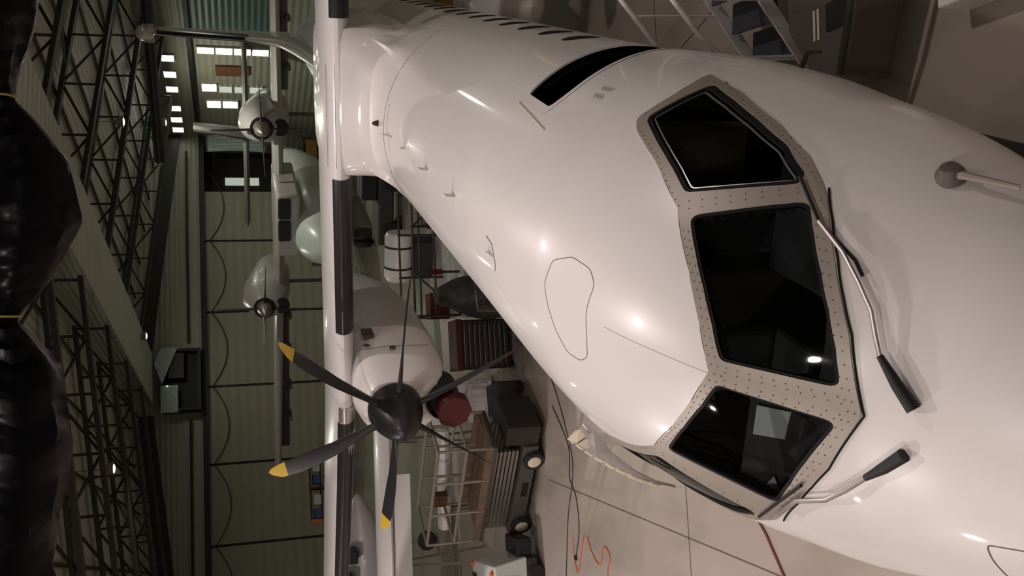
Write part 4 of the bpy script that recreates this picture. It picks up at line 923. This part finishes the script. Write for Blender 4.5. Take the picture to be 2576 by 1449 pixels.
# pale drum-like heater behind the nacelle
dh = empty('space_heater', (1.0, 26.3, 0), -.5); tag(dh, 'pale cylindrical space heater on a dark stand under the wing', 'heater')
MB().lathe([(-.7, .05), (-.7, .34), (-.6, .4), (.6, .4), (.7, .34), (.7, .05)], (0, 0, .95), (1, .2, 0), 28).build('drum', 'flwhite', dh)
MB().lathe([(-.03, .41), (.03, .41)], (-.3, -.06, .95), (1, .2, 0), 28).build('band', 'steel', dh); MB().lathe([(-.03, .41), (.03, .41)], (.3, .06, .95), (1, .2, 0), 28).build('band', 'steel', dh)
MB().box((-.55, -.3, 0), (.55, .3, .55)).build('stand', 'steel', dh, smooth=False)

# ------------------------------------------------------------------ far right floor: yellow staging, grey cabinets
ys = empty('yellow_staging', H(21.4, 47.5, 0), HA); tag(ys, 'yellow-brown work staging with dark mesh by the far right wall', 'staging')
for z in (.15, .95, 1.72): MB().box((-1.3, -.7, z), (1.3, .7, z + .06)).build('shelf', 'steel', ys, smooth=False)
for z in (.25, 1.05): MB().box((-1.25, -.66, z), (1.25, .66, z + .6)).build('panel', 'yel2', ys, smooth=False)
for x in (-1.28, 1.28):
    for y in (-.68, .68): MB().box((x - .04, y - .04, 0), (x + .04, y + .04, 1.85)).build('post', 'brown', ys, smooth=False)
for i, (l, n, lab) in enumerate(((16.2, 45.6, 'dark grey metal container with black openings behind the far airliner, left one'), (18.6, 46.4, 'dark grey metal container with black openings behind the far airliner, right one'))):
    gcn = empty('metal_container', H(l, n, 0), HA); tag(gcn, lab, 'container')
    MB().box((-1.0, -.8, 0), (1.0, .8, 1.7)).build('body', 'bgdark', gcn, smooth=False, bevel=.03)
    for x in (-.5, .5): MB().box((x - .3, -.83, .9), (x + .3, -.805, 1.35)).build('opening', 'black', gcn, smooth=False)
yb = empty('yellow_brown_crate', (7.3, 21.3, 0), .3); tag(yb, 'yellow-brown wooden crate on the floor at the right beyond the cabin', 'crate')
MB().box((-1.0, -.8, .1), (1.0, .8, .9)).build('box', 'yel2', yb, smooth=False, bevel=.01); MB().box((-1.05, -.84, .9), (1.05, .84, .97)).build('lid', 'wood', yb, smooth=False)
for x in (-.7, .7): MB().box((x - .1, -.8, 0), (x + .1, .8, .1)).build('skid', 'wood', yb, smooth=False)

# red shelf rack with boxes at the far left
rk = empty('red_shelf_rack', H(4.3, 50.5, 0), HA); tag(rk, 'red metal shelf rack before the far door at the left', 'shelf rack')
for x in (-1.7, 0, 1.7):
    for y in (-.45, .45): MB().box((x - .06, y - .05, 0), (x + .06, y + .05, 2.05)).build('post', 'orange' if x else 'red', rk, smooth=False)
for z in (.25, .85, 1.45, 1.98): MB().box((-1.7, -.45, z), (1.7, .45, z + .05)).build('shelf', 'red', rk, smooth=False)
bn = 0
for z, sh in ((.30, 'bottom'), (.90, 'middle'), (1.50, 'top')):
    for x, m_, col in ((-1.3, 'blue', 'blue'), (-.6, 'teal', 'white'), (.45, 'blue', 'blue'), (1.1, 'teal', 'white')):
        o = MB().box((-.26, -.3, 0), (.26, .3, .38)).build('storage_box', m_, smooth=False, bevel=.02); o.location = H(4.3 + x, 50.5, z); o.rotation_euler = (0, 0, HA)
        tag(o, '%s storage box on the %s shelf of the red rack, %s' % (col, sh, 'left half' if x < 0 else 'right half'), 'box', 'boxes on the red rack')

# ------------------------------------------------------------------ stairs and service cart at the right (port side of the nose)
as_ = empty('access_stairs', (2.3, 8.0, 0), -.1); tag(as_, 'dark mobile access stairs with bent silver handrails by the nose', 'stairs')
for k in range(5): MB().box((-.1 + .27 * k, -.38, .24 + .24 * k - .02), (.2 + .27 * k, .38, .24 + .24 * k + .02)).build('tread', mat('bluish_tread', (.05, .055, .075), .5) if k == 0 else bpy.data.materials['bluish_tread'], as_, smooth=False)
for y in (-.4, .4): MB().box((0, 0, 0), (1, .03, .16), lambda a, b, c, y=y: Vector((-.25 + 1.55 * a, y + b, .02 + 1.3 * a + c))).build('stringer', 'paint2', as_, smooth=False)
for y in (-.42, .42):
    MB().tube([(-.16, y, .3), (-.20, y, .9), (-.14, y, 1.12), (.0, y, 1.30), (.5, y, 1.75), (1.3, y, 2.45)], .026, 8).build('handrail', 'paint2', as_)
    MB().tube([(.35, y, .65), (.30, y, 1.58)], .014, 6).build('rail_post', 'paint2', as_)
MB().box((1.25, -.45, 1.26), (2.0, .45, 1.32)).build('landing', 'steel', as_, smooth=False)
for x in (1.3, 1.95):
    for y in (-.42, .42): MB().tube([(x, y, 0), (x, y, 1.28)], .03, 6).build('leg', 'galv', as_)
sv = empty('service_cart', (2.0, 6.75, 0), 0); tag(sv, 'brown-grey service cart with a black square hatch and cream strips', 'cart')
b = MB(); P = [(-.35, -.28), (.5, -.62), (1.6, -.45), (1.6, .5), (.2, .45), (-.35, .05)]
b.v = [Vector((x, y, .15)) for x, y in P] + [Vector((x, y, .62)) for x, y in P]; b.f = [tuple(range(6))[::-1], tuple(range(6, 12))] + [(i, (i + 1) % 6, (i + 1) % 6 + 6, i + 6) for i in range(6)]
b.build('body', mat('brown_grey_paint', (.10, .08, .07), .55, noise=.1), sv, smooth=False, bevel=.03)
MB().box((-.12, -.15, .0), (.12, .15, .01), lambda x, y, z: Vector((.17 + x * .96, -.27 + y, .622 + z))).build('hatch', 'black', sv, smooth=False)
for q in (.0, .055): MB().box((.02, -.02 + q, .622), (.28, .005 + q, .63)).build('strip', 'cream', sv, smooth=False)
MB().tube([(-.33, -.30, .64), (.1, -.52, .70), (.7, -.75, .75), (1.4, -.95, .8)], .03, 8).build('tow_bar', 'steel', sv)
for x, y in ((-.15, -.1), (.55, -.45), (1.4, -.3), (1.4, .35), (.2, .3)): MB().lathe([(-.03, .03), (-.03, .075), (.03, .075), (.03, .03)], (x, y, .075), (0, 1, 0), 16).build('castor', 'rubber', sv)
o = MB().box((2.0, 5.2, 0), (2.9, 5.74, .3)).build('white_case', 'flwhite', smooth=False, bevel=.02); tag(o, 'white case on the floor at the top right corner, only its edge in view', 'case')
o = MB().tube([(2.42, 9.35, .03), (2.30, 9.0, .05), (2.22, 8.85, .02)], .02, 6).build('red_streamer', 'red'); tag(o, 'small red streamer lying on the floor near the stairs', 'streamer')

# ------------------------------------------------------------------ cables lying on the floor
def cable(P, r, m, lab):
    Q = [Vector((x, y, r)) for x, y in P]; out = []
    for i in range(len(Q) - 1):
        p0, p1, p2, p3 = Q[max(i - 1, 0)], Q[i], Q[i + 1], Q[min(i + 2, len(Q) - 1)]
        for k in range(6):
            t = k / 6; out.append(.5 * ((2 * p1) + (p2 - p0) * t + (2 * p0 - 5 * p1 + 4 * p2 - p3) * t * t + (3 * p1 - p0 - 3 * p2 + p3) * t ** 3))
    out.append(Q[-1]); tag(MB().tube(out, r, 6).build('floor_cable', m), lab, 'cable')
cable([(-5.9, 15.5), (-5.06, 15.31), (-3.98, 15.12), (-3.1, 14.81), (-2.47, 15.1), (-1.7, 15.77), (-1.2, 16.6)], .008, 'cable', 'long thin black cable running past the front of the scissor lift')
cable([(-4.58, 14.78), (-4.06, 14.59), (-3.55, 14.7), (-3.27, 14.99), (-2.73, 15.02), (-2.14, 15.81)], .008, 'cable', 'shorter black cable on the floor with a plug beside the orange cord')
cable([(-4.11, 14.37), (-4.52, 14.55), (-4.83, 14.7), (-4.62, 14.86), (-4.3, 14.9)], .009, 'orange', 'short loop of orange cord on the floor nearest the black plug')
cable([(-4.1, 14.22), (-4.31, 14.02), (-4.41, 13.69), (-4.08, 13.5), (-4.17, 13.26), (-4.5, 13.37), (-4.9, 13.1)], .009, 'orange', 'wavy orange cord on the floor left of the open hatch')
cable([(-2.60, 8.95), (-2.72, 8.79), (-2.85, 8.67), (-3.08, 8.46), (-3.6, 8.0)], .014, 'pink', 'straight dusty red line on the floor at the lower left of the cockpit')
o = MB().box((-4.64, 14.74, 0), (-4.56, 14.8, .04)).build('cable_plug', 'black', smooth=False, bevel=.01); tag(o, 'small black plug at the end of the shorter black floor cable', 'plug')
